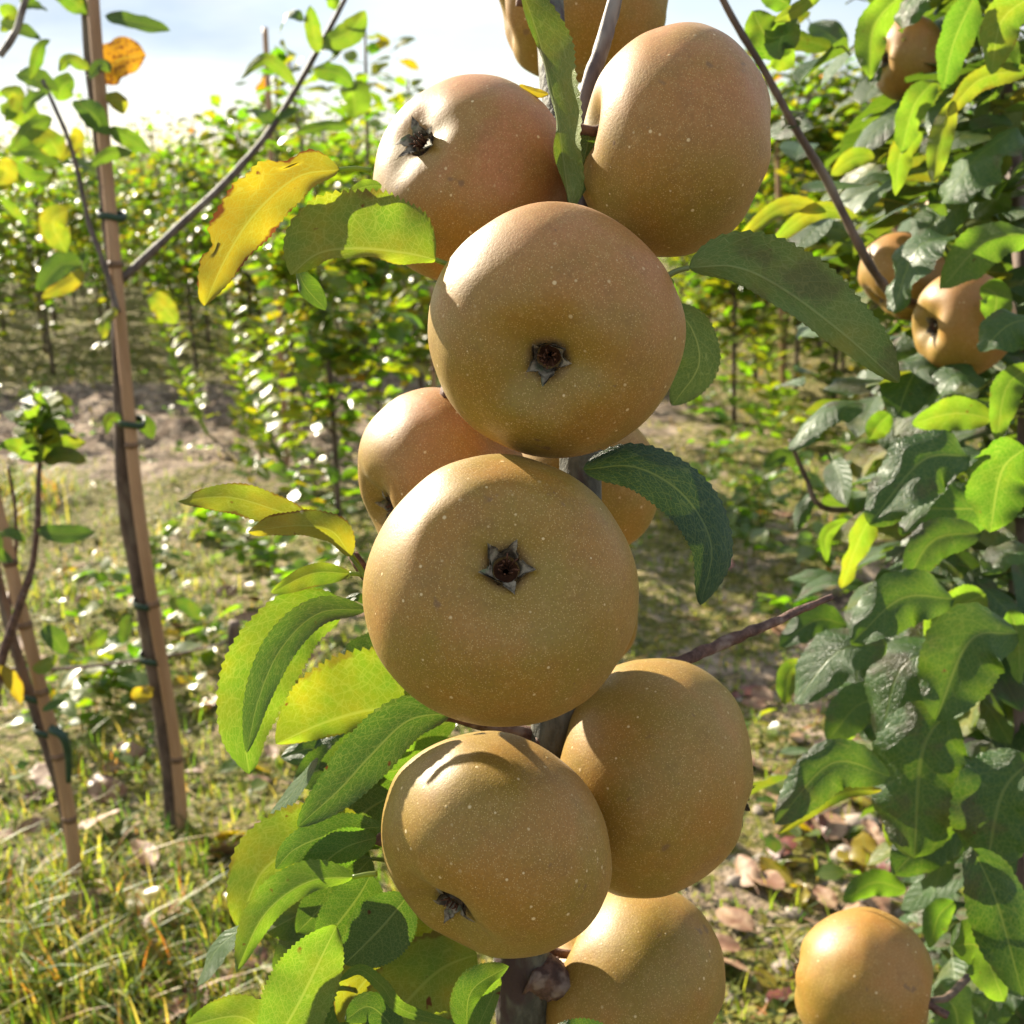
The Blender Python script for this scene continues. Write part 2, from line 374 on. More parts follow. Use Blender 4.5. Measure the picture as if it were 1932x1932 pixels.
# ------------------------------------------------------------------ ground
def gh(x, y):
    p = Vector((x, y, 0))
    h = .030*noise.noise(p*1.1)+.014*noise.noise(p*4+Vector((5, 1, 0)))
    rough_ = 1.0
    d = math.hypot(x, y)
    if d < 8:
        h += .007*noise.noise(p*13)+.0035*noise.noise(p*37)
        s = soil(x, y)
        if s > 0: h += s*(.06*noise.noise(p*5+Vector((9, 9, 0)))+.05*abs(noise.noise(p*13))+.02*abs(noise.noise(p*31)))
    return h
def soil(x, y):        # dug strip between the rows
    a = (y-3.95-.35*noise.noise(Vector((x*1.3, y*.5, 3))))/.95
    return max(0.0, 1-a*a)*(1.0 if x < .1 else max(0, 1-(x-.1)*1.4))
def build_ground():
    m, t = newmat('orchard_ground'); N = NT(t); V = N.n('ShaderNodeNewGeometry').outputs['Position']
    at = N.n('ShaderNodeAttribute', attribute_name='luv'); sp = N.n('ShaderNodeSeparateColor'); N.l(at.outputs['Color'], sp.inputs[0])
    n1 = N.noise(V, 5, 4, .6); n2 = N.noise(V, 22, 5, .7); n3 = N.noise(V, 120, 4, .7)
    so = N.mix(N.ss(n3, .3, .7), (.08, .05, .034), (.27, .19, .13)); so = N.mix(N.ss(n2, .42, .6), so, (.38, .29, .21)); so = N.mix(N.ss(N.noise(V, 9, 4, .7), .52, .66), so, (.055, .035, .026))
    mo = N.mix(N.ss(n3, .3, .65), (.050, .055, .010), (.20, .18, .030)); mo = N.mix(N.ss(n2, .5, .7), mo, (.10, .13, .018))
    st = N.mix(N.ss(N.noise(V, 65, 3, .6), .52, .6), mo, (.36, .27, .15))
    f = N.math('ADD', N.math('MULTIPLY', N.math('SUBTRACT', n1, .5), 1.6), N.math('ADD', sp.outputs[0], N.math('MULTIPLY', N.math('SUBTRACT', n2, .5), 1.2)))
    c = N.mix(N.ss(f, .38, .62), st, so)
    vo = N.vor(V, 60); peb = N.math('MULTIPLY', N.ss(vo, .18, .30, 1, 0), N.ss(n2, .5, .6))
    c = N.mix(N.ss(N.noise(V, 38, 5, .75), .52, .66, 0, .85), c, (.045, .032, .016)); c = N.mix(N.math('MULTIPLY', peb, .7), c, (.30, .25, .19))
    pb = N.n('ShaderNodeBsdfPrincipled'); N.l(c, pb.inputs['Base Color']); pb.inputs['Roughness'].default_value = .9; pb.inputs['Specular IOR Level'].default_value = .25
    hh = N.math('ADD', N.math('MULTIPLY', n3, .6), N.math('ADD', n2, N.math('MULTIPLY', peb, .4)))
    N.l(N.bump(hh, .9, .02), pb.inputs['Normal'])
    o = N.n('ShaderNodeOutputMaterial'); N.l(pb.outputs[0], o.inputs[0])
    mb = MB(); ny, nx = 330, 260; v = []; a = []
    ys = []
    for i in range(ny+1):
        t_ = i/ny; ys.append(-2.0+ 2.6*t_*2 if t_ < .12 else None)
    y = -3.0; ys = [y]
    while len(ys) < ny+1:
        st_ = .30 if y < .3 else .016+max(0, y-.7)*.0045 + max(0, y-8)*.065
        y += st_; ys.append(y)
    for y in ys:
        hw = 3.2+max(0, y)*.75+max(0, y-8)*1.2
        for j in range(nx+1):
            q = j/nx*2-1; x = hw*(.45*q+.55*q*abs(q))
            s = soil(x, y); rt = max(0, min(1, (x-.1)*1.6))*max(0, min(1, (2.6-y)))
            v.append((x, y, gh(x, y))); a.append((min(1, s*.85+rt*.85+.24), .5, 0, .5))
    f = [(i*(nx+1)+j, i*(nx+1)+j+1, (i+1)*(nx+1)+j+1, (i+1)*(nx+1)+j) for i in range(ny) for j in range(nx)]
    mb.add(v, f, a); o = mb.build('ground', m); tag(o, kind='structure')
    print('ground reaches', ys[-1])
    # beyond: an outer sheet to the horizon is part of the same ground
    return o
build_ground()
mb = MB(); mb.add([(-900, 50, -.12), (900, 50, -.12), (900, 1400, -.12), (-900, 1400, -.12)], [(0, 1, 2, 3)]); 
far = mb.build('field', simple('far_field', (.08, .12, .03), (.16, .17, .05), .2, .9, .2, .05)); tag(far, kind='structure')

def gp(x, y, dz=0): return Vector((x, y, gh(x, y)+dz))
def rgx(y, rng, k=.47, a=.12): return rng.uniform(-1, 1)*(k*y*1.02+a)

# grass blades -----------------------------------------------------
def blade(mb, b, h, lean, wdt, rnd, n=3):
    side = Vector((-lean.y, lean.x, 0)); side = side.normalized() if side.length > 1e-6 else Vector((1, 0, 0))
    v = []; k = h
    for i in range(n):
        t = i/n; p = b+Vector((0, 0, k*t*(1-.25*t*lean.length)))+lean*(t*t*h); w_ = wdt*(1-t*.8)
        v += [p-side*w_, p+side*w_]
    v.append(b+Vector((0, 0, k*(1-.25*lean.length)))+lean*h)
    f = [(2*i, 2*i+1, 2*i+3, 2*i+2) for i in range(n-1)]+[(2*n-2, 2*n-1, 2*n)]
    mb.add(v, f, [(i/7, .5, 0, rnd) for i in range(len(v))])
rng = random.Random(5)
mb = MB()
def gdens(x, y):
    n_ = noise.noise(Vector((x*2.3, y*2.3, 7)))*.5+.5
    d = n_*1.1
    if soil(x, y) > .15: d *= .22
    if x > 0.05 and y < 2.6: d *= .38
    if x < -.25 and y < 1.5: d = .35+d*.8
    return d
cnt = 0
while cnt < 26000:
    y = .75+rng.random()**1.7*7.5; x = rgx(y, rng, .5, .15)
    if rng.random() > gdens(x, y): continue
    for k in range(rng.randint(2, 5)):
        a = rng.uniform(0, 6.28); ln = rng.uniform(.15, .95)
        xx, yy = x+rng.gauss(0, .012), y+rng.gauss(0, .012)
        h = rng.uniform(.012, .042)*(1.5 if (x < -.3 and y < 1.25) else 1)
        blade(mb, gp(xx, yy, -.003), h, Vector((math.cos(a)*ln, math.sin(a)*ln, 0)), rng.uniform(.0008, .0018), min(1, max(0, rng.gauss(.42, .2)))); cnt += 1
# long clumps
for (px, py, nb, hh) in [(60, 1800, 190, .085), (20, 1690, 90, .07), (150, 1880, 200, .08), (320, 1900, 130, .07), (250, 1760, 90, .05), (520, 1870, 60, .04), (420, 1800, 80, .04),
                         (60, 950, 160, .12), (20, 1000, 100, .12), (130, 1500, 70, .05), (330, 1120, 60, .05), (180, 1420, 80, .05), (720, 1250, 120, .07), (600, 1280, 60, .06), (330, 1000, 60, .07), (120, 1120, 80, .07)]:
    c = PG(px, py)
    for k in range(nb):
        a = rng.uniform(0, 6.28); ln = rng.uniform(.2, 1.5); xx, yy = c.x+rng.gauss(0, .06), c.y+rng.gauss(0, .05)
        blade(mb, gp(xx, yy, -.003), hh*rng.uniform(.4, 1.05), Vector((math.cos(a)*ln, math.sin(a)*ln, 0)), rng.uniform(.0012, .0026), min(1, max(0, rng.gauss(.48, .27))), 4)
tag(mb.build('grass', M_grass), kind='stuff')
mb = MB()
for i in range(9000):
    y = .75+rng.random()**1.5*6; x = rgx(y, rng, .5, .15); a = rng.uniform(0, 6.28); ln = rng.uniform(.012, .05)*(1+y*.1)
    if noise.noise(Vector((x*3, y*3, 17))) < -.1: continue
    b = gp(x, y, rng.uniform(.001, .014)); d_ = Vector((math.cos(a), math.sin(a), rng.uniform(-.15, .3)))*ln; sd_ = Vector((-math.sin(a), math.cos(a), rng.uniform(-.6, .6)))*rng.uniform(.0006, .0016)
    m_ = b+d_*.5+sd_*rng.uniform(-4, 4); mb.add([b-sd_, b+sd_, m_-sd_, m_+sd_, b+d_], [(0, 1, 3, 2), (2, 3, 4)], [(0, .5, 0, min(1, max(.3, rng.gauss(.75, .12))))]*5)
tag(mb.build('dry_thatch', M_grass), kind='stuff')
# moss and small ground leaves
mb = MB(); cnt = 0
while cnt < 34000:
    y = .75+rng.random()**1.5*5.5; x = rgx(y, rng, .5, .15)
    n_ = noise.noise(Vector((x*6, y*6, 1)))
    if n_ < -.05+(.5 if soil(x, y) > .2 else 0): continue
    s = rng.uniform(.002, .006)*(1+y*.12); b = gp(x, y, rng.uniform(0, .006+.012*max(0, n_)))
    a = rng.uniform(0, 6.28); d1 = Vector((math.cos(a), math.sin(a), rng.uniform(-.5, .6)))*s; d2 = Vector((-math.sin(a), math.cos(a), rng.uniform(-.5, .6)))*s*.6
    mb.add([b-d1, b-d2, b+d1, b+d2], [(0, 1, 2, 3)], [(0, .5, 0, rng.random())]*4); cnt += 1
tag(mb.build('moss', M_moss), kind='stuff')
mb = MB(); cnt = 0
while cnt < 1500:
    y = 1.0+rng.random()**1.4*5.5; x = rgx(y, rng, .5, .15)
    if noise.noise(Vector((x*1.6+4, y*1.6, 2))) < .02: continue
    b = gp(x, y, rng.uniform(.004, .03)); 
    for k in range(rng.randint(3, 6)):
        a = rng.uniform(0, 6.28)
        rleaf(mb, b, Vector((math.cos(a), math.sin(a), rng.uniform(.1, 1.0))), rng.uniform(.014, .036), Vector((rng.uniform(-.4, .4), rng.uniform(-.4, .4), 1)), rng, 3, 1, yel=max(0, rng.gauss(.35, .2)), wr=.34, pet=False); cnt += 1
tag(mb.build('ground_weeds', M_far), kind='stuff')
# pebbles: fine ones together, the larger ones each on its own
def stone_geo(mb, c, s, rng):
    n_, k_ = 6, 9; v = []; sx, sy, sz = s*rng.uniform(.8, 1.3), s*rng.uniform(.7, 1), s*rng.uniform(.4, .7); ang = rng.uniform(0, 3)
    sd = Vector((rng.uniform(0, 99), 0, 0))
    for i in range(n_+1):
        th = math.pi*i/n_
        for j in range(k_):
            ph = 2*math.pi*j/k_; d = Vector((math.sin(th)*math.cos(ph), math.sin(th)*math.sin(ph), math.cos(th)))
            r = 1+.35*noise.noise(d*1.2+sd)
            x, y, z = d.x*sx*r, d.y*sy*r, d.z*sz*r
            v.append(Vector((c.x+x*math.cos(ang)-y*math.sin(ang), c.y+x*math.sin(ang)+y*math.cos(ang), c.z+z+sz*.35)))
    f = [(i*k_+j, (i+1)*k_+j, (i+1)*k_+(j+1) % k_, i*k_+(j+1) % k_) for i in range(n_) for j in range(k_)]
    mb.add(v, f)
mb = MB()
for i in range(1500):
    y = .8+rng.random()**1.3*4; x = rgx(y, rng, .5, .1)
    if x < 0 and y < 2.4 and rng.random() < .6: continue
    stone_geo(mb, gp(x, y, -.001), rng.uniform(.0015, .006), rng)
tag(mb.build('gravel', M_stone), kind='stuff')
stones = [(1530, 1560, .020), (1625, 1580, .017), (1590, 1640, .018), (1480, 1640, .016), (1560, 1720, .010), (1500, 1750, .013), (1440, 1640, .012), (1660, 1640, .011), (1480, 1850, .012), (1450, 1800, .007), (1390, 1690, .011),
          (1430, 1560, .009), (1540, 1480, .010), (1460, 1400, .010), (1600, 1530, .012), (1500, 1230, .01), (1400, 1330, .009), (1640, 1720, .012), (1700, 1560, .012), (1380, 1900, .008), (1470, 1900, .009)]
for (px, py, s) in stones:
    g_ = PG(px, py); mb = MB(); e = gp(g_.x, g_.y, -.002); stone_geo(mb, e, s, rng)
    o = mb.build('stone', M_stone); tag(o, 'small pale stone lying on the mossy soil at lower right', 'stone', 'pale stones on the soil at lower right')

# ------------------------------------------------------------------ nursery trees
def nursery_tree(seed, H, spread, nl, ls, ns, nv, low=.25, trunk_r=.008):
    """returns trunk and crown meshes, local to the foot"""
    rng = random.Random(seed); tm = MB(); cm = MB()
    top = Vector((rng.uniform(-.04, .04), rng.uniform(-.04, .04), H))
    main = [Vector((0, 0, -.03)), Vector((rng.uniform(-.01, .01), 0, H*.35)), Vector((top.x*.5+rng.uniform(-.015, .015), top.y*.5, H*.7)), top]
    tube(tm, main, trunk_r, trunk_r*.35, 12, 6, .15)
    paths = [main]; c = crom(main, 20)
    for k in range(rng.randint(4, 7)):
        i = rng.randint(5, 15); a = rng.uniform(0, 6.28); ln = rng.uniform(.15, .4)*H*(1-i/30)
        b = c[i]; o_ = Vector((math.cos(a), math.sin(a), 0))*spread
        br = [b, b+o_*.55+Vector((0, 0, ln*.35)), b+o_*.95+Vector((0, 0, ln))]
        tube(tm, br, trunk_r*.45, trunk_r*.2, 6, 5, .1); paths.append(br)
    lens = [2.5]+[1]*(len(paths)-1)
    for k in range(nl):
        pth = rng.choices(paths, lens)[0]; cc = crom(pth, 10) if k % 1 == 0 else None
        t = rng.random(); j = min(9, int(t*10)); p = cc[j].lerp(cc[j+1], t*10-j)
        if p.z < H*low*rng.uniform(.7, 1.3): continue
        a = rng.uniform(0, 6.28); d = Vector((math.cos(a), math.sin(a), rng.uniform(-.3, .9)))
        rleaf(cm, p+d.normalized()*rng.random()**2*spread*.5, d, ls*rng.uniform(.6, 1.15), Vector((rng.uniform(-.7, .7), rng.uniform(-.7, .7), 1)), rng, ns, nv, pet=(ns > 4))
    return tm, cm
print('near variants')
NEARV = [nursery_tree(100+i, .96+.05*(i % 3), .15, 620, .058, 5, 1, low=.05) for i in range(5)]
FARV = [nursery_tree(200+i, .90+.05*(i % 4), .19, 640, .052, 3, 1, low=.15, trunk_r=.008) for i in range(6)]
def protos(V):
    out = []
    for tm, cm in V:
        out.append((tm, cm, [None, None]))
    return out
VN, VF = protos(NEARV), protos(FARV)
def put_tree(V, i, x, y, s, rz, label, group):
    tm, cm, cache = V[i % len(V)]
    e = empty('nursery_tree', (x, y, gh(x, y) if y < 40 else 0), label, 'young tree', group); e.rotation_euler = (0, 0, rz); e.scale = (s, s, s)
    if cache[0] is None:
        a = tm.build('trunk', M_stem); b = cm.build('crown', M_far); cache[0], cache[1] = a, b
    else:
        a = cache[0].copy(); b = cache[1].copy(); COL.objects.link(a); COL.objects.link(b)
    a.parent = e; b.parent = e
    return e
rng = random.Random(11); nt_ = 0
# rows beyond the dug strip
y = 5.1; row = 0
while nt_ < 250:
    hw = .46*y+.35; x = -hw+rng.uniform(0, .2)
    while x < hw:
        px, py, d = proj((x, y, .9))
        hid = (820 < px < 1270)                          # wholly behind the apples
        if not hid and nt_ < 250:
            put_tree(VF, rng.randint(0, 5), x, y+rng.gauss(0, .05), rng.uniform(.93, 1.10), rng.uniform(0, 6.28), 'thin stemmed leafy tree, %s, %s' % (['first row behind dug strip', 'second row behind dug strip', 'third row behind dug strip'][row] if row < 3 else 'the dense rows farther back', 'left of the long cane' if px < 230 else 'left of the apples' if px < 900 else 'right of the apples'), 'nursery trees in the far rows'); nt_ += 1
        x += rng.uniform(.22, .34)
    y += .62+row*.03; row += 1
print('far rows reach', y)
# the mass of rows beyond
mb = MB()
y0_ = y
for i in range(26000):
    y_ = y0_+ (rng.random()**1.7)*32; x_ = rng.uniform(-1, 1)*(.5*y_+1)
    z_ = rng.uniform(.2, 1.06+.12*noise.noise(Vector((x_*2, y_*2, 0))))
    a = rng.uniform(0, 6.28)
    rleaf(mb, Vector((x_, y_, z_)), Vector((math.cos(a), math.sin(a), rng.uniform(-.4, .8))), rng.uniform(.07, .11), Vector((rng.uniform(-.8, .8), rng.uniform(-.8, .8), 1)), rng, 2, 1, pet=False)
tag(mb.build('distant_rows', M_far), kind='stuff')

# nearer young trees, each one put where the photo shows it: (x of stem, y of foot, scale)
near = [(640, 1010, 1.0, 0, 'slender young tree with glossy leaves left of the upper apples, top against the sky'),
        (722, 900, 1.05, 1, 'young tree whose dark stem stands between the left apples and the staked tree behind them'),
        (560, 820, 1.0, 2, 'young tree with small glossy leaves behind the tip of the big yellow leaf'),
        (800, 840, 1.02, 3, 'young tree half hidden behind the upper left apple'),
        (480, 700, .98, 4, 'thin young tree at the near edge of the dug strip, left of the yellow leaf'),
        (1385, 800, .98, 0, 'young tree directly behind the large purple edged leaf on the right'),
        (1500, 760, 1.0, 2, 'young tree under the bare twig on the right, beside a pale cane'),
        (1640, 830, 1.0, 3, 'young tree behind the right hand apples, left of their stem'),
        (1790, 900, .98, 1, 'young tree mostly hidden by the right hand leaves and apples'),
        (1445, 700, 1.0, 4, 'smaller looking young tree just right of the top right apple'),
        (1590, 700, 1.04, 1, 'young tree farther back between the bare twig and the hanging right apples'),
        (1440, 630, 1.0, 3, 'young tree seen above the purple edged leaf, third from the central apples'), (1545, 660, 1.0, 0, 'young tree with pale foliage just right of the bare twig'), (1660, 700, 1.0, 4, 'young tree behind the two touching right hand apples'),
        (1350, 640, 1.0, 1, 'young tree partly hidden by the top right apple'), (600, 730, 1.0, 1, 'young tree behind the yellow leaf, between two nearer trees'), (690, 690, 1.0, 0, 'young tree behind the left side of the upper apples'), (395, 660, .95, 2, 'young tree just right of the long bamboo cane'), (1425, 740, 1.08, 2, 'leafy young tree below the tip of the top right apple'), (1480, 690, 1.08, 1, 'leafy young tree beside the grey weathered cane'), (1575, 750, 1.08, 3, 'leafy young tree under the middle of the purple edged leaf'), (1655, 765, 1.08, 2, 'leafy young tree behind the tip of the purple edged leaf'), (1335, 720, 1.05, 4, 'leafy young tree directly right of the upper central apple')]
for k, (px, py, s, vi, lb) in enumerate(near):
    if s == 0: continue
    g_ = PG(px, py); put_tree(VN, vi, g_.x, g_.y, s, k*1.7, lb, None)

def cane(name, pts, r, label, cat, nodes=9, group=None):
    p0 = Vector(pts[0]); e = empty(name, p0, label, cat, group); mb = MB()
    tube(mb, pts, r, r*.85, 60, 10, .03); mb.build('shaft', M_cane, e)
    c = crom(pts, 100)
    for k in range(nodes):
        i = int((k+.6)/nodes*98); mb = MB(); tube(mb, [c[i], c[i+1]], r*1.12, r*1.12, 2, 10); 
        d = (c[i+1]-c[i]).normalized(); mb = MB(); tube(mb, [c[i], c[i]+d*.0035, c[i]+d*.007], r*1.1, r*1.1, 2, 10, fr=lambda t: r*(1.0+.10*math.sin(math.pi*t)))
        mb.build('node', M_node, e)
    return e

# ------------------------------------------------------------------ staked tree on the left
gC = PG(328, 1560); YC = gC.y
print('left tree distance', YC)
def bark(mb, pts, ra, rb, n=40, seg=12, bump=.12, nodes=0, fr=None): tube(mb, pts, ra, rb, n, seg, bump, nodes, fr=fr)
cC = PG(352, 1553)
caneC = cane('bamboo_cane', [Vector((cC.x, YC-.012, gh(cC.x, YC)-.02))]+[PY(x, y, YC-.014) for x, y in ((330, 1400), (290, 1150), (258, 930), (238, 720), (218, 500), (200, 300), (180, 60), (172, -60))], .0072,
             'long tan bamboo cane tied to the slim tree at left', 'cane', 5)
treeC = empty('staked_young_tree', (gC.x, YC, gh(gC.x, YC)), 'slim young apple tree tied to the long bamboo cane, side branch reaching up right', 'young apple tree')
mb = MB(); bark(mb, [Vector((gC.x, YC, gh(gC.x, YC)-.02))]+[PY(x, y, YC) for x, y in ((318, 1430), (272, 1150), (235, 930), (228, 720), (222, 560), (203, 400), (188, 250), (172, 110), (160, -60))], .0108, .0062, 70, 12, .22, 0)
mb.build('trunk', M_stem, treeC)
def branch(tree, pts, ra, rb, Y=None, mat=None, dep=None, n=34, nodes=0, name='branch', bump=.2):
    mb = MB()
    q = [PY(p[0], p[1], (p[2] if len(p) > 2 else Y)) for p in pts] if dep is None else [P(p[0], p[1], (p[2] if len(p) > 2 else dep)) for p in pts]
    bark(mb, q, ra, rb, n, 10, bump, nodes); return mb.build(name, mat or M_bark, tree)
branch(treeC, [(222, 530), (262, 498), (340, 425), (420, 350), (475, 290), (520, 232), (560, 165), (600, 95), (650, 0), (680, -60)], .0048, .0022, YC-.01, nodes=9)
branch(treeC, [(222, 590), (200, 510), (168, 420), (148, 330), (128, 260), (100, 195), (80, 150)], .0032, .0018, YC-.02, nodes=5)
branch(treeC, [(0, 105), (30, 60), (45, 10), (60, -40)], .0035, .003, YC-.1)

def pleaf(tree, pts, wa, wb, N=(0, .25, 1), upper=1, yel=.2, mat=None, d=None, Y=None, ns=26, nv=4, pet=None, **kw):
    """a leaf at a place seen in the photo; pts base -> tip; widths in picture pixels"""
    q = [P(p[0], p[1], (p[2] if len(p) > 2 else d)) for p in pts] if Y is None else [PY(p[0], p[1], (p[2] if len(p) > 2 else Y)) for p in pts]
    dd = sum((x-CAM).dot(cf) for x in q)/len(q); k = dd/F
    mb = MB(); n_ = cdir(*N)
    leafgeo(mb, q, n_, wa*k, wb*k, upper, ns, nv, yel=yel, **kw)
    if pet:
        if Y is None: pp = [P(p[0], p[1], (p[2] if len(p) > 2 else d)) for p in pet]
        else: pp = [PY(p[0], p[1], (p[2] if len(p) > 2 else Y)) for p in pet]
        rr = max(.0007, .011*(q[-1]-q[0]).length); m2 = MB(); tube(m2, pp, rr*1.2, rr, 10, 8, attr=(0., .5, .4, .5), cap=True)
        lf = mb.build('leaf', mat or M_leaf, tree); m2.build('petiole', mat or M_leaf, lf); return lf
    return mb.build('leaf', mat or M_leaf, tree)

CL = [  # base, mid, tip, half width, upper side seen, yellow, material
 ((198, 30), (255, 42), (322, 58), 17, 1, .05, 1), ((186, 150), (228, 112), (276, 104), 42, 1, 1.0, 0), ((200, 176), (222, 190), (234, 215), 16, -1, .9, 0),
 ((0, 42), (40, 55), (78, 75), 13, 1, .1, 1), ((100, -20), (135, 0), (168, 28), 20, -1, .45, 0), ((95, 75), (75, 90), (58, 150), 13, -1, .55, 0), ((30, 140), (60, 145), (110, 170), 20, 1, .1, 1),
 ((140, 150), (120, 160), (108, 190), 24, -1, .3, 0), ((138, 190), (175, 215), (205, 255), 23, 1, .05, 1), ((205, 240), (245, 262), (285, 288), 18, -1, .3, 0),
 ((100, 225), (60, 240), (20, 285), 22, -1, .4, 0), ((0, 200), (40, 210), (75, 240), 26, -1, .5, 0), ((60, 250), (95, 265), (115, 300), 26, -1, .8, 0), ((140, 240), (145, 260), (120, 300), 14, -1, .9, 0),
 ((15, 283), (70, 285), (112, 315), 17, 1, .1, 1), ((118, 308), (160, 312), (212, 335), 20, 1, 0, 1), ((172, 312), (205, 290), (252, 288), 14, -1, .3, 0), ((130, 395), (100, 420), (125, 478), 26, -1, .75, 0),
 ((155, 500), (115, 500), (70, 548), 24, 1, .1, 1), ((158, 510), (130, 535), (78, 560), 15, -1, .95, 0), ((150, 480), (162, 490), (160, 510), 9, 1, .2, 1), ((222, 585), (200, 600), (192, 640), 16, -1, .75, 0),
 ((278, 560), (300, 570), (335, 610), 22, -1, .75, 0), ((0, 370), (25, 395), (52, 425), 9, -1, .4, 0), ((0, 300), (12, 320), (0, 350), 20, -1, .9, 0), ((245, 798), (275, 800), (288, 828), 15, 1, .05, 1),
 ((228, 790), (205, 790), (200, 820), 12, -1, .6, 0), ((168, 130), (130, 110), (110, 135), 14, -1, .5, 0), ((210, 135), (190, 122), (166, 150), 13, 1, .1, 1), ((0, 10), (20, 30), (0, 60), 16, -1, .5, 0),
 ((40, -10), (60, 10), (90, 20), 14, 1, .2, 1), ((150, 60), (160, 100), (150, 130), 0.1, 1, .3, 0), ((0, 170), (30, 180), (10, 230), 18, -1, .6, 0), ((90, 170), (60, 190), (45, 215), 16, 1, .2, 0),
 ((100, 330), (60, 330), (20, 300), 12, -1, .4, 0), ((520, 235), (490, 215), (462, 210), 17, 1, .1, 1), ((560, 160), (500, 110), (452, 150), 15, -1, .45, 0), ((520, 225), (545, 212), (566, 205), 9, 1, .1, 1),
 ((600, 90), (640, 100), (605, 130), 24, 1, .2, 1), ((610, 80), (660, 60), (690, 20), 24, -1, .5, 0), ((575, 40), (545, 30), (528, 62), 20, 1, .05, 1), ((600, 100), (590, 50), (585, 10), 15, -1, .5, 0),
 ((590, 130), (640, 140), (665, 165), 20, -1, .3, 0), ((640, 170), (665, 175), (670, 225), 32, -1, .3, 0), ((640, 20), (620, -5), (560, -15), 18, 1, .3, 0), ((660, 240), (620, 235), (555, 250), 13, -1, .3, 0),
 ((750, 30), (765, 60), (762, 110), 0.1, -1, .3, 0)]
rng = random.Random(3)
for (a, b, c, w_, up, yl, mt) in CL:
    if w_ < 1: continue
    n_ = (rng.uniform(-.3, .3), rng.uniform(.1, .6), 1); yl = yl*.62 if yl < .99 else yl
    dz = rng.uniform(-.05, .05)
    if up > 0 and yl < .9 and rng.random() < .35: n_ = (-.66, .69, .52)
    pleaf(treeC, [a, b, c], w_*1.1, w_*1.1, n_, up, yl, [M_leaf, M_leafd][mt], Y=YC-.03+dz, ns=16, nv=3, fold=.3, curl=.15, wave=.1, rnd=rng.random(), teeth=14)
# ties
def tie(p, r, label, group='green ties on the left canes'):
    mb = MB(); pts = [p+Vector((math.cos(a)*r*1.05, math.sin(a)*r, .003*math.sin(a+r*900)+.001*math.sin(3*a))) for a in [2*math.pi*i/16 for i in range(17)]]
    v = []; f = []
    for i, q in enumerate(pts[:-1]):
        d = (q-p).normalized(); v += [q+Vector((0, 0, -.0035)), q+Vector((0, 0, .0035)), q+d*.0013+Vector((0, 0, .0035)), q+d*.0013+Vector((0, 0, -.0035))]
    for i in range(16):
        a = i*4; b = ((i+1) % 16)*4
        for k in range(4): f.append((a+k, b+k, b+(k+1) % 4, a+(k+1) % 4))
    mb.add(v, f); tag(mb.build('plant_tie', M_tie), label, 'tie', group)
tie(PY(211, 405, YC-.008), .013, 'dark green tie on the left cane level with the yellow leaf')
tie(PY(248, 795, YC-.008), .013, 'dark green tie with a curled leaf above the middle of the left cane')
tie(PY(276, 1137, YC-.008), .013, 'green tie round the long left cane, second from the ground')
tie(PY(288, 1240, YC-.008), .013, 'lowest green tie round the long left cane')

# ------------------------------------------------------------------ forked tree at the far left edge
gD = PG(150, 1690); YD = gD.y
cD = PG(168, 1668)
caneD = cane('bamboo_cane', [Vector((cD.x, YD-.012, gh(cD.x, YD)-.02))]+[PY(x, y, YD-.014) for x, y in ((125, 1500), (75, 1290), (30, 1110), (5, 1000), (-40, 820), (-100, 560))], .0072,
             'short looking bamboo cane with dark bands at the lower left edge', 'cane', 9)
treeD = empty('staked_young_tree', (gD.x, YD, gh(gD.x, YD)), 'small forked apple tree at the left edge with a leafy tuft on top', 'young apple tree')
mb = MB(); bark(mb, [Vector((gD.x, YD, gh(gD.x, YD)-.02))]+[PY(x, y, YD) for x, y in ((122, 1520), (75, 1370), (40, 1260), (12, 1160), (-10, 1060), (-30, 950))], .0078, .004, 60, 12, .2); mb.build('trunk', M_stem, treeD)
branch(treeD, [(-10, 1330), (5, 1240), (30, 1160), (58, 1080), (70, 1000), (73, 900), (80, 840)], .0050, .0022, YD-.03, M_twig, nodes=4)
branch(treeD, [(25, 1240), (18, 1150), (30, 1040), (28, 960), (15, 880)], .0026, .0015, YD+.02, M_twig)
branch(treeD, [(20, 1262), (110, 1262), (230, 1250), (330, 1235), (430, 1212)], .0022, .0012, YD+.16, M_twig)
rng = random.Random(8)
for k in range(30):
    cy_ = 870-(k//6)*26; cx_ = 76+rng.uniform(-6, 6); a = k*2.399+.4; rr = rng.uniform(62, 100)*(1-(k//6)*.08)
    ex, ey = cx_+rr*math.cos(a), cy_-rr*.62*abs(math.sin(a))*1.1+rng.uniform(-14, 22)
    dpt = YD-.03+.05*math.sin(a)
    pleaf(treeD, [(cx_, cy_, YD-.03), ((cx_+ex)/2, (cy_+ey)/2-12, (YD-.03+dpt)/2), (ex, ey, dpt)], 19, 19, (rng.uniform(-.5, .5), rng.uniform(.2, .9), 1), rng.choice([1, 1, -1]), rng.uniform(.1, .5), [M_leaf, M_leafd][k % 2], Y=YD, ns=14, nv=3, fold=.3, curl=.15, wave=.1, rnd=rng.random())
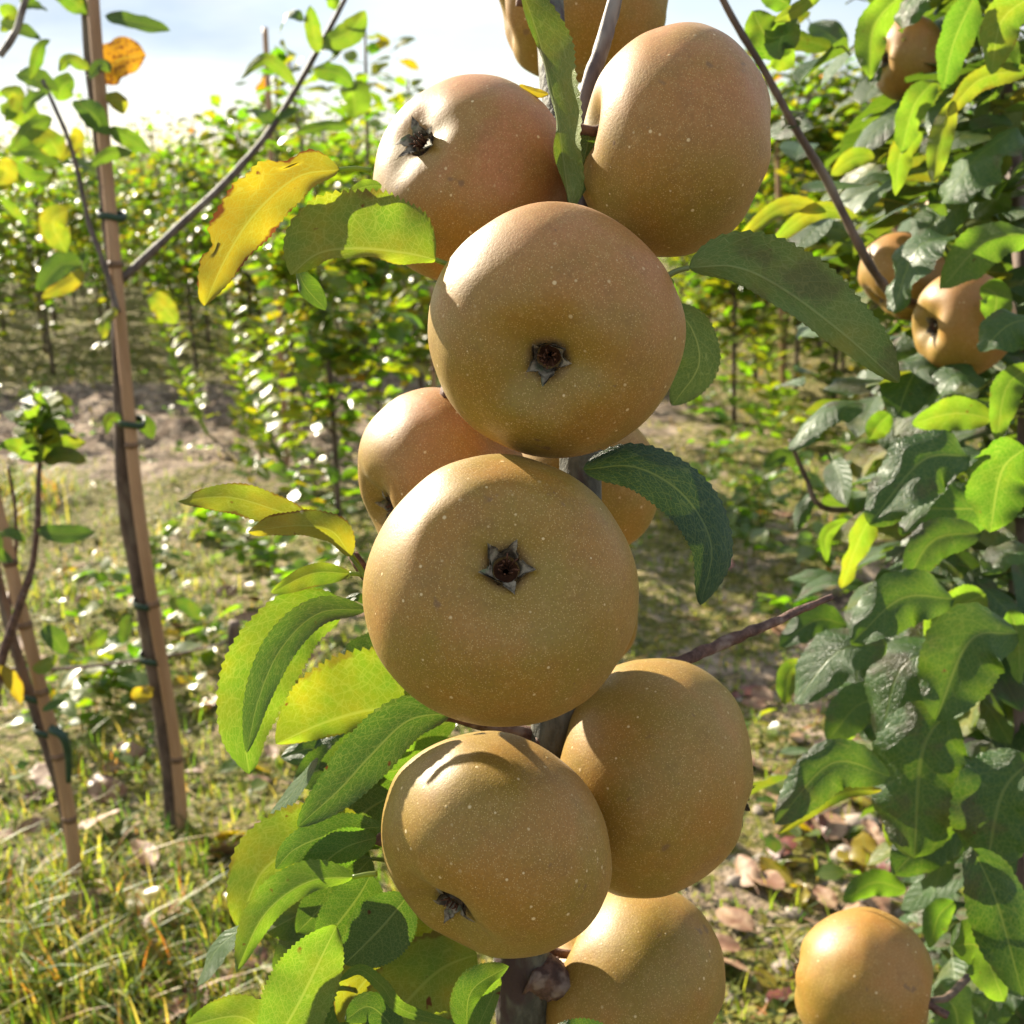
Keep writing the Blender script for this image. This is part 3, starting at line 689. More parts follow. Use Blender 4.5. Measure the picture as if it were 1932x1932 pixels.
for (a, b, c, w_, up, yl, mt) in [((70, 1000), (120, 1008), (180, 1005), 20, 1, 0, 1), ((0, 1010), (20, 1005), (50, 1020), 10, 1, .1, 1), ((75, 1190), (100, 1200), (125, 1235), 20, 1, .05, 1), ((60, 1260), (85, 1255), (108, 1235), 16, -1, .4, 0),
        ((205, 1190), (185, 1205), (163, 1225), 16, -1, .3, 0), ((250, 1160), (238, 1180), (230, 1215), 14, 1, .05, 1), ((0, 1255), (25, 1290), (40, 1330), 16, -1, .95, 0), ((80, 1340), (100, 1330), (125, 1320), 9, 1, .1, 1), ((250, 1300), (265, 1310), (290, 1300), 18, -1, .9, 0),
        ((0, 1000), (-5, 1040), (25, 1060), 14, 1, .1, 1)]:
    pleaf(treeD, [a, b, c], w_, w_, (rng.uniform(-.3, .3), .4, 1), up, yl, [M_leaf, M_leafd][mt], Y=YD-.04 if b[0] < 160 else YD+.12, ns=14, nv=3, fold=.25, curl=.1, wave=.1, rnd=rng.random())
tie(PY(62, 1312, YD-.008), .012, 'green tie on the lower left cane, upper one of two', 'green ties on the left canes')
tie(PY(90, 1378, YD-.008), .012, 'dark loose ended tie on the lower left cane, just below another tie', 'green ties on the left canes')
mb = MB(); tube(mb, [PY(96, 1376, YD-.03), PY(118, 1388, YD-.035), PY(128, 1420, YD-.032), PY(130, 1475, YD-.028)], .005, .003, 14, 8); tag(mb.build('tie_end', M_tie), 'black loose end of the tie hanging beside the lower left cane', 'tie end')

# canes among the young trees behind
for (x0, y0c, x1, y1c, rr, lb) in [(540, 880, 500, 52, .008, 'pale grey cane rising against the sky above the yellow leaf'), (822, 900, 814, 540, .008, 'pale cane seen just left of the central apples'),
        (1478, 760, 1466, 250, .009, 'grey weathered cane right of the top right apple'), (1702, 900, 1688, 380, .008, 'pale cane between the bare twig and the right hand apples')]:
    g_ = PG(x0, y0c); cane('bamboo_cane', [Vector((g_.x, g_.y, gh(g_.x, g_.y)-.02)), PY((x0+x1)/2, (y0c+y1c)/2, g_.y), PY(x1, y1c, g_.y)], rr, lb, 'cane', 6)

# tall weeds in front of the dug strip
rng = random.Random(21)
weeds = [((500, 870), (420, 560), 'tallest green weed stem leaning left beside the dug strip'), ((560, 870), (490, 620), 'upright narrow leaved weed right of the leaning one'), ((545, 905), (440, 690), 'bent weed with pale feathery leaves in front of the strip'),
         ((455, 830), (455, 640), 'short bushy weed between the staked tree and the leaning stems'), ((600, 840), (590, 570), 'leafy weed standing close to the young tree stems'), ((395, 840), (300, 600), 'thin weed just right of the long cane'), ((1470, 840), (1440, 640), 'bright green leafy seedling below the purple edged leaf')]
for (b, tp, lb) in weeds:
    g_ = PG(*b); e = empty('tall_weed', (g_.x, g_.y, gh(g_.x, g_.y)), lb, 'weed'); t_ = PY(tp[0], tp[1], g_.y)
    pts = [Vector((g_.x, g_.y, gh(g_.x, g_.y)-.01)), (Vector((g_.x, g_.y, 0))+t_)/2+Vector((rng.uniform(-.02, .02), 0, .01)), t_]
    mb = MB(); tube(mb, pts, .006, .003, 16, 6, attr=(0, .5, 0, .4)); mb.build('stem', M_grass, e)
    mb = MB(); c = crom(pts, 60)
    for k in range(70):
        a = k*2.399; i = rng.randint(8, 60)
        rleaf(mb, c[i], Vector((math.cos(a), math.sin(a), .7)), rng.uniform(.035, .075), Vector((0, 0, 1)), rng, 4, 1, yel=rng.uniform(.25, .6), wr=.19, pet=False, rnd=1)
    mb.build('foliage', M_far, e)

wr_ = random.Random(41)
for k, (px, py) in enumerate([(1420, 960), (1500, 930), (1590, 900), (1380, 860), (1460, 850), (1560, 1000), (1640, 960), (1420, 1060), (1540, 1090), (1330, 800), (1620, 1060), (1400, 760), (620, 1010), (560, 960), (690, 960), (480, 920), (640, 1090), (210, 1160), (460, 1060), (210, 1340), (260, 1310), (180, 1330), (590, 1190), (1350, 880), (1440, 1010), (1390, 920), (1530, 860), (1480, 800), (1560, 760), (1330, 940), (1650, 870), (1430, 820), (1380, 1010), (300, 1060), (520, 1080), (560, 1130), (400, 1000), (340, 1180), (1310, 1000), (1480, 1170), (400, 1240), (110, 1390)]):
    g_ = PG(px, py); g_ = gp(g_.x, g_.y); e = empty('broadleaf_weed', g_, 'small broad leaved weed on the ground '+('right of the central apples' if px > 1000 else 'left of the central apples'), 'weed', 'low broad leaved weeds'); mb = MB(); H_ = wr_.uniform(.04, .12)
    tube(mb, [g_, g_+Vector((wr_.uniform(-.01, .01), 0, H_))], .0016, .001, 5, 5, attr=(0, .5, 0, .4)); mb.build('stem', M_grass, e); mb = MB()
    for j in range(wr_.randint(14, 30)):
        a = j*2.399; rleaf(mb, g_+Vector((0, 0, H_*wr_.uniform(.1, 1))), Vector((math.cos(a), math.sin(a), wr_.uniform(-.1, .9))), wr_.uniform(.03, .065), Vector((wr_.uniform(-.5, .3), wr_.uniform(-.5, .3), 1)), wr_, 6, 1, yel=max(0, wr_.gauss(.25, .15)), wr=.26)
    mb.build('foliage', M_far, e)
# fallen leaves, sticks and the stub
rng = random.Random(31)
for k in range(170):
    if k < 6:
        px, py = [(235, 1600), (120, 1570), (60, 1580), (560, 1440), (520, 1460), (330, 1480)][k]
    else: px, py = rng.uniform(0, 1932), rng.uniform(980, 1920)
    if 700 < px < 1380 or (px > 1700): px = rng.choice([rng.uniform(0, 680), rng.uniform(1400, 1700)])
    g_ = PG(px, py); mb = MB(); a = rng.uniform(0, 6.28); ln = rng.uniform(.03, .065)
    red = k < 1 or rng.random() < .12; grn = (not red) and rng.random() < .35
    rleaf(mb, gp(g_.x, g_.y, .008), Vector((math.cos(a), math.sin(a), .1)), ln, Vector((rng.uniform(-.6, .6), rng.uniform(-.6, .6), 1)), rng, 12, 3, yel=.9 if grn else .5, droop=rng.uniform(-.3, .3))
    lb = 'dark red curled leaf lying on the ground right of the lower left cane' if k == 0 else ('fallen leaf still partly yellow, lying among the grass and moss' if grn else ('dark red fallen leaf, lying flat among the grass and moss' if red else 'brown curled dead leaf lying among the grass and moss'))
    where = 'at lower left' if px < 340 else 'between the lower left cane and the drooping leaves' if px < 720 else 'on the soil at right'; lb = lb if k == 0 else lb.replace('among the grass and moss', where)
    o = mb.build('fallen_leaf', M_deadred if red else (M_far if grn else M_dead)); tag(o, lb, 'leaf', 'fallen leaves on the ground')
for k in range(24):
    px, py = rng.uniform(0, 1932), rng.uniform(1050, 1930)
    if 700 < px < 1350: px = rng.choice([rng.uniform(0, 680), rng.uniform(1380, 1700)])
    g_ = PG(px, py); a = rng.uniform(0, 6.28); ln = rng.uniform(.04, .13); d = Vector((math.cos(a), math.sin(a), 0))*ln; mb = MB()
    p0 = gp(g_.x, g_.y, .006); tube(mb, [p0, p0+d*.5+Vector((-d.y, d.x, 0))*rng.uniform(-.35, .35)+Vector((0, 0, .004+rng.uniform(0, .01))), p0+d+Vector((0, 0, .002))], .0008, .0004, 8, 5)
    tag(mb.build('straw_stalk', M_straw), 'thin dry straw stalk lying on the ground '+('at lower left' if px < 340 else 'left of the drooping leaves' if px < 720 else 'right of the apples'), 'stalk', 'dry stalks on the ground')
g_ = PG(440, 1290); mb = MB(); bark(mb, [gp(g_.x, g_.y, -.01), PY(438, 1240, g_.y), PY(442, 1172, g_.y)], .010, .008, 12, 10, .35); tag(mb.build('stump', M_stem), 'short dark cut stump in the grass left of the drooping leaves', 'stump')

# ------------------------------------------------------------------ apples
def apple(name_parent, cx, cy, D, size, n, label, flat=.84, blush=.3, seed=0, yawl=0, group=None, calyx_open=.5):
    bas = .30 if abs(n[2]) < .5 and n[0] > -.5 or seed in (27,) else (.42 if seed == 4 else 1)
    d = size*F/D; c = P(cx, cy, d); ax = cdir(*n)
    e = empty('apple', c, label, 'apple', group)
    e.rotation_mode = 'QUATERNION'; q = ax.to_track_quat('Z', 'Y'); q = q @ Matrix.Rotation(seed*1.1, 3, 'Z').to_quaternion(); e.rotation_quaternion = q
    R = size/2; hgt = R*flat; rng = random.Random(seed); sd = Vector((seed*7.1, 3, 1))
    nth, nph = 72, 96; v = []; a = []
    dc, wc = R*.31*bas, R*.37; ds, ws = R*.42*max(.45, bas), R*.22
    asym = rng.uniform(-.07, .07)
    # blush on the side that had the sun
    for i in range(nth+1):
        th = math.pi*i/nth
        for j in range(nph):
            ph = 2*math.pi*j/nph
            s_ = math.sin(th)
            rho = R*(s_**.92)*(1+.0*math.cos(th)); z = hgt*math.cos(th)
            rho *= (1-.05*math.cos(th)) if th < math.pi/2 else (1+.03*math.cos(th))
            if math.cos(th) > 0: z -= dc*math.exp(-(rho/wc)**2)+.13*R*math.exp(-(rho/(.10*R))**4); z += (.006 if seed == 4 else .016)*R*math.cos(5*ph+seed)*math.exp(-((rho-.42*R)/(.22*R))**2)
            else: z += ds*math.exp(-(rho/ws)**2)
            dr = Vector((math.cos(ph)*s_, math.sin(ph)*s_, math.cos(th)))
            k = 1+.032*noise.noise(dr*1.2+sd)+.012*noise.noise(dr*3+sd)+asym*dr.x*.6
            v.append((rho*math.cos(ph)*k, rho*math.sin(ph)*k, z*k))
            # keep where the surface lies: calyx closeness, blush direction
            wd = (q @ dr)
            bl = max(0, min(1, .35+.6*wd.dot(cdir(.3, .6, .4))))*blush*1.6
            a.append((1-min(1, rho/(R*.8)) if math.cos(th) > 0 else 0, .5, min(1, bl), .5))
    f = [(i*nph+j, (i+1)*nph+j, (i+1)*nph+(j+1) % nph, i*nph+(j+1) % nph) for i in range(nth) for j in range(nph)]
    mb = MB(); mb.add(v, f, a)
    sk = mb.build('skin', M_apple); sk.parent = e
    # calyx
    zb = hgt-dc*.93; mb = MB()
    cup = []
    for i in range(6):
        for j in range(15):
            ph = 2*math.pi*j/15; rr = R*(.02+.022*i); cup.append((rr*math.cos(ph), rr*math.sin(ph), zb+R*(-.115+.0040*i*i)))
    mb.add(cup, [(i*15+j, (i+1)*15+j, (i+1)*15+(j+1) % 15, i*15+(j+1) % 15)[::-1] for i in range(5) for j in range(15)]+[tuple(range(15))])
    cb_ = mb.build('calyx_cup', M_calin)
    mb = MB()
    for k in range(5):
        a0 = 2*math.pi*k/5+rng.uniform(-.22, .22); o_ = Vector((math.cos(a0), math.sin(a0), 0)); sd_ = Vector((-math.sin(a0), math.cos(a0), 0))
        op = calyx_open*rng.uniform(.5, 1.3)
        tw = sd_*R*rng.uniform(-.03, .03)
        mid = [o_*R*.098+Vector((0, 0, zb-R*.05)), o_*R*(.108)+Vector((0, 0, zb+R*.02)), o_*R*(.125+.03*op)+Vector((0, 0, zb+R*rng.uniform(.045, .08)))+tw*.5, o_*R*(.135+.12*op)+Vector((0, 0, zb+R*rng.uniform(.05, .13)))+tw*1.6]
        c_ = crom(mid, 8); v = []
        for i, p in enumerate(c_):
            t = i/8; wd = R*.068*(1-t)**.8*(.8+.5*math.sin(t*3.1))*(1+.25*math.sin(t*17+k*3))
            for s_ in (-1, -.5, 0, .5, 1): v.append(p+sd_*s_*wd+o_*(-(s_*s_)*wd*.45))
        f = [(i*5+j, i*5+j+1, (i+1)*5+j+1, (i+1)*5+j) for i in range(8) for j in range(4)]
        v2 = [p+o_*.0006 for p in v]; mb.add(v, f); mb.add(v2, [x[::-1] for x in f])
    cx_ = mb.build('calyx', M_calyx); cx_.parent = e; cb_.parent = cx_
    mb = MB()
    for k in range(9):
        a0 = k*2.4; o_ = Vector((math.cos(a0), math.sin(a0), 0)); tube(mb, [o_*R*.03+Vector((0, 0, zb-R*.07)), o_*R*.05+Vector((0, 0, zb+R*.03)), o_*R*(.03+.03*(k % 3))+Vector((0, 0, zb+R*.07))], R*.010, R*.006, 5, 5)
    st = mb.build('stamens', M_calin); st.parent = cx_
    mb = MB(); tube(mb, [Vector((0, 0, -hgt+ds*.9)), Vector((.002, 0, -hgt+.003)), Vector((.004, .002, -hgt-.006))], .0016, .002, 8, 8, .1); s2 = mb.build('stalk', M_twig); s2.parent = e
    return e
AP = [
 (950, 1105, 516, .076, (.04, .27, .97), 'largest russet apple in the middle of the column, its open calyx facing the camera', .86, .05, 1, .35),
 (1052, 636, 480, .072, (-.15, -.40, .89), 'russet apple just above the largest one, calyx tilted down, sunlit fleck at upper left', .86, .5, 2, .3),
 (928, 1593, 450, .070, (-.52, -.62, .58), 'low russet apple with a bright sunlit crescent and its calyx at lower left', .86, .25, 3, .7),
 (884, 343, 394, .070, (-.56, .28, .78), 'pinkish russet apple at upper left of the column, green flecked calyx facing left', .86, .85, 4, .9),
 (1272, 268, 432, .070, (.93, -.12, -.18), 'dusky russet apple at upper right of the column, no calyx showing', .82, .55, 5, .5),
 (832, 915, 370, .066, (-.82, -.42, .40), 'strongly sunlit russet apple tucked behind the left side of the largest one', .84, .5, 6, .7),
 (1103, 905, 296, .060, (.5, .4, -.7), 'apple almost hidden behind the dark green leaf right of the largest apple', .86, .3, 7, .5),
 (1226, 1463, 452, .079, (.93, -.30, -.02), 'smooth olive russet apple at right below the largest one, no calyx showing', .86, .2, 8, .5),
 (1195, 1862, 385, .072, (.86, -.48, .0), 'lowest russet apple of the column, cut by the bottom of the picture', .84, .15, 9, .5),
 (1090, 1160, 232, .055, (.3, .3, -.8), 'apple hidden behind the largest one with only a sliver at its right showing', .9, .2, 10, .5),
 (1062, 0, 305, .074, (-.95, -.25, .0), 'half sunlit apple at the very top left of the column behind the leaf', .9, .3, 11, .5),
 (1132, -5, 287, .062, (.95, .2, -.1), 'yellowish apple at the top of the column behind the dark twig', .9, .1, 12, .5),
]
MAINAP = [apple(None, *a[:4], a[4], a[5], a[6], a[7], a[8], calyx_open=a[9]) for a in AP]
BP = [
 (1712, 112, 156, .055, (-.95, -.1, .2), 'uppermost apple of the right hand tree, hanging among leaves near the sky', .84, .6, 21),
 (1788, 412, 112, .050, (-.9, -.3, .1), 'small apple mostly hidden between the leaves above the two touching right hand apples', .88, .4, 22),
 (1702, 522, 172, .060, (-.7, -.7, -.1), 'sunlit apple behind the end of the bare twig on the right', .88, .5, 23),
 (1815, 612, 200, .064, (-.90, -.10, .25), 'apple of the right hand tree with its calyx on the left rim', .90, .6, 24),
 (1985, 300, 130, .055, (-.3, -.8, 0), 'sliver of an apple at the right edge below the long yellow green leaf', .9, .4, 25),
 (1968, 402, 126, .055, (-.4, -.5, .4), 'bright sliver of an apple at the right edge above the broad green leaf', .9, .3, 26),
 (1628, 1858, 284, .070, (-.93, .12, -.35), 'lone apple at the bottom right, strongly sunlit on its left half', .92, .35, 27),
 (1880, 1140, 104, .050, (.2, -.9, .1), 'shaded apple deep among the leaves at the middle of the right edge', .9, .3, 28)]
for b in BP: apple(None, *b[:4], b[4], b[5], b[6], b[7], b[8])

# ------------------------------------------------------------------ the main tree
rootg = P(1020, 2050, .445)
treeM = empty('apple_tree', (rootg.x-.005, rootg.y+.02, gh(rootg.x, rootg.y+.02)), 'columnar apple tree in front with leaves and spurs close round one upright stem', 'apple tree')
tp = [(1030, -120, .455), (1036, 0, .445), (1046, 150, .43), (1090, 370, .415), (1098, 600, .405), (1090, 1000, .402), (1048, 1370, .405), (1000, 1700, .415), (985, 1900, .43)]
mb = MB(); pts = [P(*t) for t in tp]; pts.append(Vector((rootg.x, rootg.y+.01, .35))); pts.append(Vector((treeM.location.x, treeM.location.y, treeM.location.z-.02)))
def fr(t): return .0046+.0070*min(1, t*1.6)
tube(mb, pts, .005, .01, 130, 18, .14, fr=fr); mb.build('trunk', M_barkg, treeM)
branch(treeM, [(1172, -60), (1160, 0), (1138, 80), (1115, 150), (1104, 210), (1100, 330), (1096, 420)], .0023, .0034, mat=M_bark, dep=.392, n=40)
branch(treeM, [(1110, 1330, .42), (1200, 1280, .425), (1290, 1246, .43), (1360, 1215, .435), (1420, 1190, .44), (1470, 1170, .445), (1520, 1146, .45), (1570, 1126, .455)], .0031, .0011, mat=M_twig, dep=.43, n=70, bump=.45)
for (q, ra) in [([(1090, 350, .41), (1108, 320, .40), (1118, 300, .395), (1122, 340, .395)], .006), ([(1000, 1830, .42), (1050, 1850, .42), (1085, 1860, .425)], .008), ([(1085, 760, .40), (900, 745, .40), (835, 740, .395)], .003),
                ([(1080, 1180, .41), (780, 1130, .40), (700, 1090, .395), (665, 1045, .395)], .0024), ([(1060, 1400, .41), (930, 1370, .40), (830, 1345, .395)], .003), ([(1020, 1650, .41), (800, 1600, .41), (700, 1580, .41)], .003)]:
    branch(treeM, q, ra, ra*.7, mat=M_twig, dep=.4, n=20, name='spur', bump=.5)
MAT = {0: M_leaf, 1: M_leafd, 2: M_leafg, 3: M_leafs}
ML = [ # pts(base->tip), wa, wb, facing, upper, yellow, mat, d, extra
 ([(640, 320), (560, 335), (480, 405), (425, 490), (386, 578)], 48, 72, (-.1, .1, 1), -1, .74, 0, .375, dict(fold=.12, curl=.1, wave=.10, bite=2.0, rnd=.55, pet=[(700, 322), (670, 318), (640, 320)])),
 ([(822, 490), (760, 478), (670, 470), (600, 480), (548, 520)], 22, 125, (.0, .25, 1), -1, .42, 0, .36, dict(fold=.1, curl=.15, wave=.08, rnd=.8, pet=[(856, 502), (840, 497), (822, 490)])),
 ([(560, 500), (575, 540), (615, 585)], 26, 16, (-.66, .69, .52), 1, .05, 1, .37, dict(fold=.04, curl=.1, wave=.05, rnd=.4)),
 ([(720, 350), (690, 352), (655, 365)], 22, 15, (0, .3, 1), -1, .3, 0, .385, dict(fold=.1, rnd=.7)),
 ([(1300, 505), (1390, 505), (1480, 548), (1590, 630), (1696, 722)], 88, 34, (.1, -.1, 1), -1, .24, 2, .345, dict(fold=.16, curl=.12, wave=.08, rnd=.85, pet=[(1252, 525), (1275, 512), (1300, 505)])),
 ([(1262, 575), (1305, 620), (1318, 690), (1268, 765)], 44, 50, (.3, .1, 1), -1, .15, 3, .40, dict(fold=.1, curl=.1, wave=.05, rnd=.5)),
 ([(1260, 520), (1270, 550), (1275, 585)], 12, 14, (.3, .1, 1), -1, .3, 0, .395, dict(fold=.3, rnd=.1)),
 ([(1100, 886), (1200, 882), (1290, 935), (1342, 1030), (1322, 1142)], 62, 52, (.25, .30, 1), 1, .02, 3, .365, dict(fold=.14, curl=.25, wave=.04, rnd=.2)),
 ([(980, -30), (1015, 70), (1046, 190), (1062, 300), (1076, 395)], 66, 8, (-.5, .6, .8), -1, .30, 2, .365, dict(fold=.1, curl=.45, wave=.24, rnd=.95)),
 ([(1116, 240), (1100, 310), (1076, 392)], 24, 24, (.2, .2, 1), -1, .05, 2, .372, dict(fold=.25, curl=.1, wave=.1, rnd=.2)),
 ([(1035, 178), (1008, 172), (980, 160)], 12, 9, (0, .3, 1), -1, .95, 0, .40, dict(fold=.3, rnd=.9)),
 ([(600, 992), (520, 962), (430, 938), (335, 945)], 34, 32, (-.1, .45, 1), -1, .50, 0, .385, dict(fold=.12, curl=.12, wave=.09, rnd=.5, pet=[(690, 1090), (660, 1045), (600, 992)])),
 ([(662, 1050), (625, 1002), (560, 992), (468, 1003)], 22, 40, (-.1, .5, 1), -1, .55, 0, .38, dict(fold=.25, curl=.1, wave=.12, rnd=.6, pet=[(700, 1110), (685, 1080), (662, 1050)])),
 ([(660, 1082), (590, 1082), (512, 1118)], 26, 20, (0, .3, 1), -1, .45, 0, .385, dict(fold=.2, rnd=.4, pet=[(695, 1090), (680, 1084), (660, 1082)])),
 ([(650, 1140), (560, 1175), (490, 1270), (462, 1370), (470, 1462)], 70, 74, (-.1, .1, 1), -1, .30, 0, .385, dict(fold=.1, curl=.1, wave=.06, rnd=.85)),
 ([(690, 1150), (600, 1158), (530, 1225), (488, 1320), (466, 1420)], 30, 38, (-.1, .3, 1), -1, .1, 1, .365, dict(fold=.15, curl=.2, wave=.05, rnd=.2, pet=[(712, 1152), (700, 1150), (690, 1150)])),
 ([(700, 1140), (672, 1126), (645, 1140)], 10, 10, (0, .8, 1), 1, 0, 1, .39, dict(rnd=.5)),
 ([(840, 1338), (720, 1338), (620, 1362), (520, 1404)], 32, 118, (.0, .1, 1), -1, .42, 0, .40, dict(fold=.08, curl=.1, wave=.07, rnd=.95)),
 ([(850, 1345), (770, 1360), (700, 1425), (640, 1490), (562, 1560)], 46, 58, (-.15, .15, 1), -1, .08, 1, .372, dict(fold=.16, curl=.2, wave=.04, rnd=.05, pet=[(900, 1358), (875, 1350), (850, 1345)])),
 ([(720, 1200), (760, 1260), (800, 1330)], 60, 52, (0, .1, 1), -1, .12, 1, .41, dict(rnd=.5)),
 ([(690, 1560), (600, 1585), (500, 1640), (450, 1748)], 48, 82, (-.2, .2, 1), -1, .40, 0, .385, dict(fold=.12, curl=.1, wave=.06, rnd=.9)),
 ([(600, 1430), (520, 1540), (470, 1610)], 30, 30, (-.66, .69, .52), 1, .05, 1, .395, dict(fold=.03, rnd=.6)),
 ([(720, 1560), (640, 1570), (560, 1600), (520, 1640)], 36, 36, (0, .1, 1), -1, .05, 1, .375, dict(rnd=.1)),
 ([(710, 1580), (650, 1600), (600, 1640), (560, 1690)], 34, 40, (0, .0, 1), -1, .10, 0, .372, dict(rnd=.1)),
 ([(665, 1655), (580, 1665), (500, 1725), (445, 1835)], 24, 46, (-.1, .3, 1), -1, .30, 0, .362, dict(fold=.2, curl=.1, wave=.06, rnd=.85, pet=[(712, 1648), (690, 1650), (665, 1655)])),
 ([(470, 1740), (410, 1790), (372, 1860)], 40, 26, (-.66, .69, .52), 1, 0, 1, .372, dict(fold=.04, curl=.1, rnd=.6)),
 ([(510, 1985), (560, 1900), (600, 1820), (636, 1745)], 74, 58, (0, .1, 1), -1, .25, 0, .345, dict(fold=.08, curl=.1, wave=.08, rnd=.9)),
 ([(520, 1990), (460, 1920), (350, 1935)], 40, 40, (-.1, .3, 1), -1, .35, 0, .352, dict(rnd=.8)),
 ([(700, 1650), (670, 1700), (600, 1790)], 60, 48, (0, .0, 1), -1, .05, 1, .385, dict(rnd=.1)),
 ([(770, 1690), (720, 1750), (650, 1820)], 62, 60, (0, .1, 1), -1, .02, 1, .378, dict(rnd=.1)),
 ([(850, 1720), (770, 1790), (690, 1850), (640, 1930)], 62, 64, (0, .1, 1), -1, .48, 0, .40, dict(rnd=.95, wave=.1)),
 ([(900, 1800), (830, 1830), (760, 1900), (700, 1990)], 84, 84, (0, .1, 1), -1, .45, 0, .392, dict(rnd=.9, wave=.08)),
 ([(640, 1850), (680, 1830), (720, 1860), (760, 1905), (860, 1932)], 14, 12, (0, .5, 1), -1, .2, 0, .36, dict(rnd=.2)),
 ([(760, 1960), (700, 1900), (650, 1925)], 38, 30, (0, .2, 1), 1, 0, 1, .365, dict(rnd=.2)),
 ([(880, 1950), (890, 1870), (960, 1822)], 36, 22, (.2, .2, 1), 1, .15, 1, .372, dict(rnd=.4, wave=.12)),
 ([(880, 1990), (910, 1920), (945, 1845)], 22, 18, (.2, .2, 1), -1, .25, 0, .368, dict(rnd=.2)),
 ([(1180, 2010), (1110, 1965), (1020, 1960)], 65, 40, (.1, .4, 1), 1, .05, 1, .36, dict(rnd=.6)),
 ([(780, 1420), (760, 1500), (690, 1600)], 62, 60, (.2, 0, 1), -1, .05, 1, .43, dict(rnd=.2)),
 ([(740, 1500), (680, 1540), (620, 1620)], 60, 60, (0, 0, 1), -1, .08, 1, .42, dict(rnd=.2)),
 ([(860, 1400), (800, 1440), (720, 1460)], 40, 45, (0, 0, 1), -1, .15, 0, .41, dict(rnd=.3)),
 ([(700, 1620), (620, 1700), (560, 1760)], 50, 50, (0, 0, 1), -1, .1, 1, .41, dict(rnd=.2)),
 ([(860, 1360), (700, 1400), (600, 1450)], 50, 40, (0, 0, 1), -1, .2, 1, .43, dict(rnd=.3)),
 ([(1090, 330), (1092, 290), (1080, 240)], 14, 16, (.3, 0, 1), -1, .1, 1, .39, dict(rnd=.1)),
]
for (pts, wa, wb, n_, up, yl, mt, d_, ex) in ML:
    kw = dict(ex); kw.setdefault('rnd', .5); kw.setdefault('fold', .12); kw.setdefault('curl', .12); kw.setdefault('wave', .06)
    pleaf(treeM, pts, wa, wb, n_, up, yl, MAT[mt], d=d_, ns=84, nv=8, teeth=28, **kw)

rc = random.Random(9)
for (x0, y0, a, ln, w_, dd, mt, up, yl) in [(760, 1300, 200, 170, 48, .425, 1, -1, .1), (740, 1440, 190, 190, 52, .43, 1, -1, .1), (720, 1500, 215, 200, 50, .425, 0, -1, .3), (700, 1620, 185, 190, 48, .42, 1, -1, .1), (690, 1690, 200, 200, 54, .42, 0, -1, .25),
        (760, 1760, 215, 190, 56, .415, 1, -1, .1), (700, 1560, 170, 150, 42, .43, 1, 1, .05), (640, 1720, 225, 170, 46, .42, 1, -1, .15), (720, 1850, 205, 190, 56, .41, 1, -1, .1), (620, 1860, 240, 150, 44, .40, 0, -1, .35), (660, 1440, 175, 130, 40, .44, 1, 1, 0),
        (780, 1240, 185, 150, 44, .43, 1, -1, .05), (700, 1340, 215, 150, 40, .44, 1, 1, .0), (840, 1880, 250, 150, 46, .40, 1, -1, .15), (760, 1900, 200, 170, 50, .42, 0, -1, .4), (560, 1600, 235, 150, 38, .43, 1, 1, .0), (640, 1560, 210, 170, 46, .435, 1, -1, .1)]:
    ar = R_(a); tx, ty = x0+ln*math.cos(ar), y0-ln*math.sin(ar)
    pleaf(treeM, [(x0, y0), ((x0+tx)/2, (y0+ty)/2-rc.uniform(8, 26)), (tx, ty)], w_, w_*rc.uniform(.85, 1.1), (rc.uniform(-.5, .1), rc.uniform(.1, .7), 1), up, yl, MAT[mt], d=dd, ns=60, nv=6, teeth=26, fold=rc.uniform(.1, .35), curl=rc.uniform(.1, .3), wave=rc.uniform(.06, .14), rnd=rc.uniform(0, .6),
          pet=[(x0+50, y0+8), (x0+20, y0+2), (x0, y0)])
# ------------------------------------------------------------------ the right hand tree
rg = PG(1800, 2350); treeR = empty('apple_tree', (P(1900, 1930, .82).x, P(1900, 1930, .82).y, 0), 'bushy apple tree at the right edge with dark glossy leaves and several apples', 'apple tree')
loc = treeR.location; loc.z = gh(loc.x, loc.y)
mb = MB(); tube(mb, [Vector((loc.x, loc.y, loc.z-.02)), P(1900, 1930, .82), P(1905, 1600, .80), P(1915, 1300, .80), P(1940, 900, .82), P(1930, 500, .84), P(1900, 200, .88), P(1880, -80, .9)], .012, .005, 90, 14, .25); mb.build('trunk', M_stem, treeR)
branch(treeR, [(1925, 660, .83), (1800, 600, .80), (1715, 570, .76), (1676, 548, .71), (1630, 480, .68), (1560, 340, .67), (1500, 240, .66), (1440, 130, .65), (1385, 40, .64), (1345, -40, .63)], .0034, .0018, mat=M_stem, dep=.7, n=70, nodes=12)
branch(treeR, [(1925, 1300, .80), (1850, 1200, .76), (1790, 1150, .74)], .003, .002, mat=M_stem, dep=.7)
branch(treeR, [(1900, 1700, .80), (1850, 1500, .74), (1830, 1400, .72)], .006, .004, mat=M_stem, dep=.7)
branch(treeR, [(1902, 1780, .80), (1830, 1840, .70), (1790, 1880, .62), (1756, 1888, .585)], .003, .0016, mat=M_stem, dep=.7)
branch(treeR, [(1700, 950, .9), (1560, 960, .85), (1520, 900, .85), (1490, 830, .84)], .003, .0014, mat=M_stem, dep=.8)
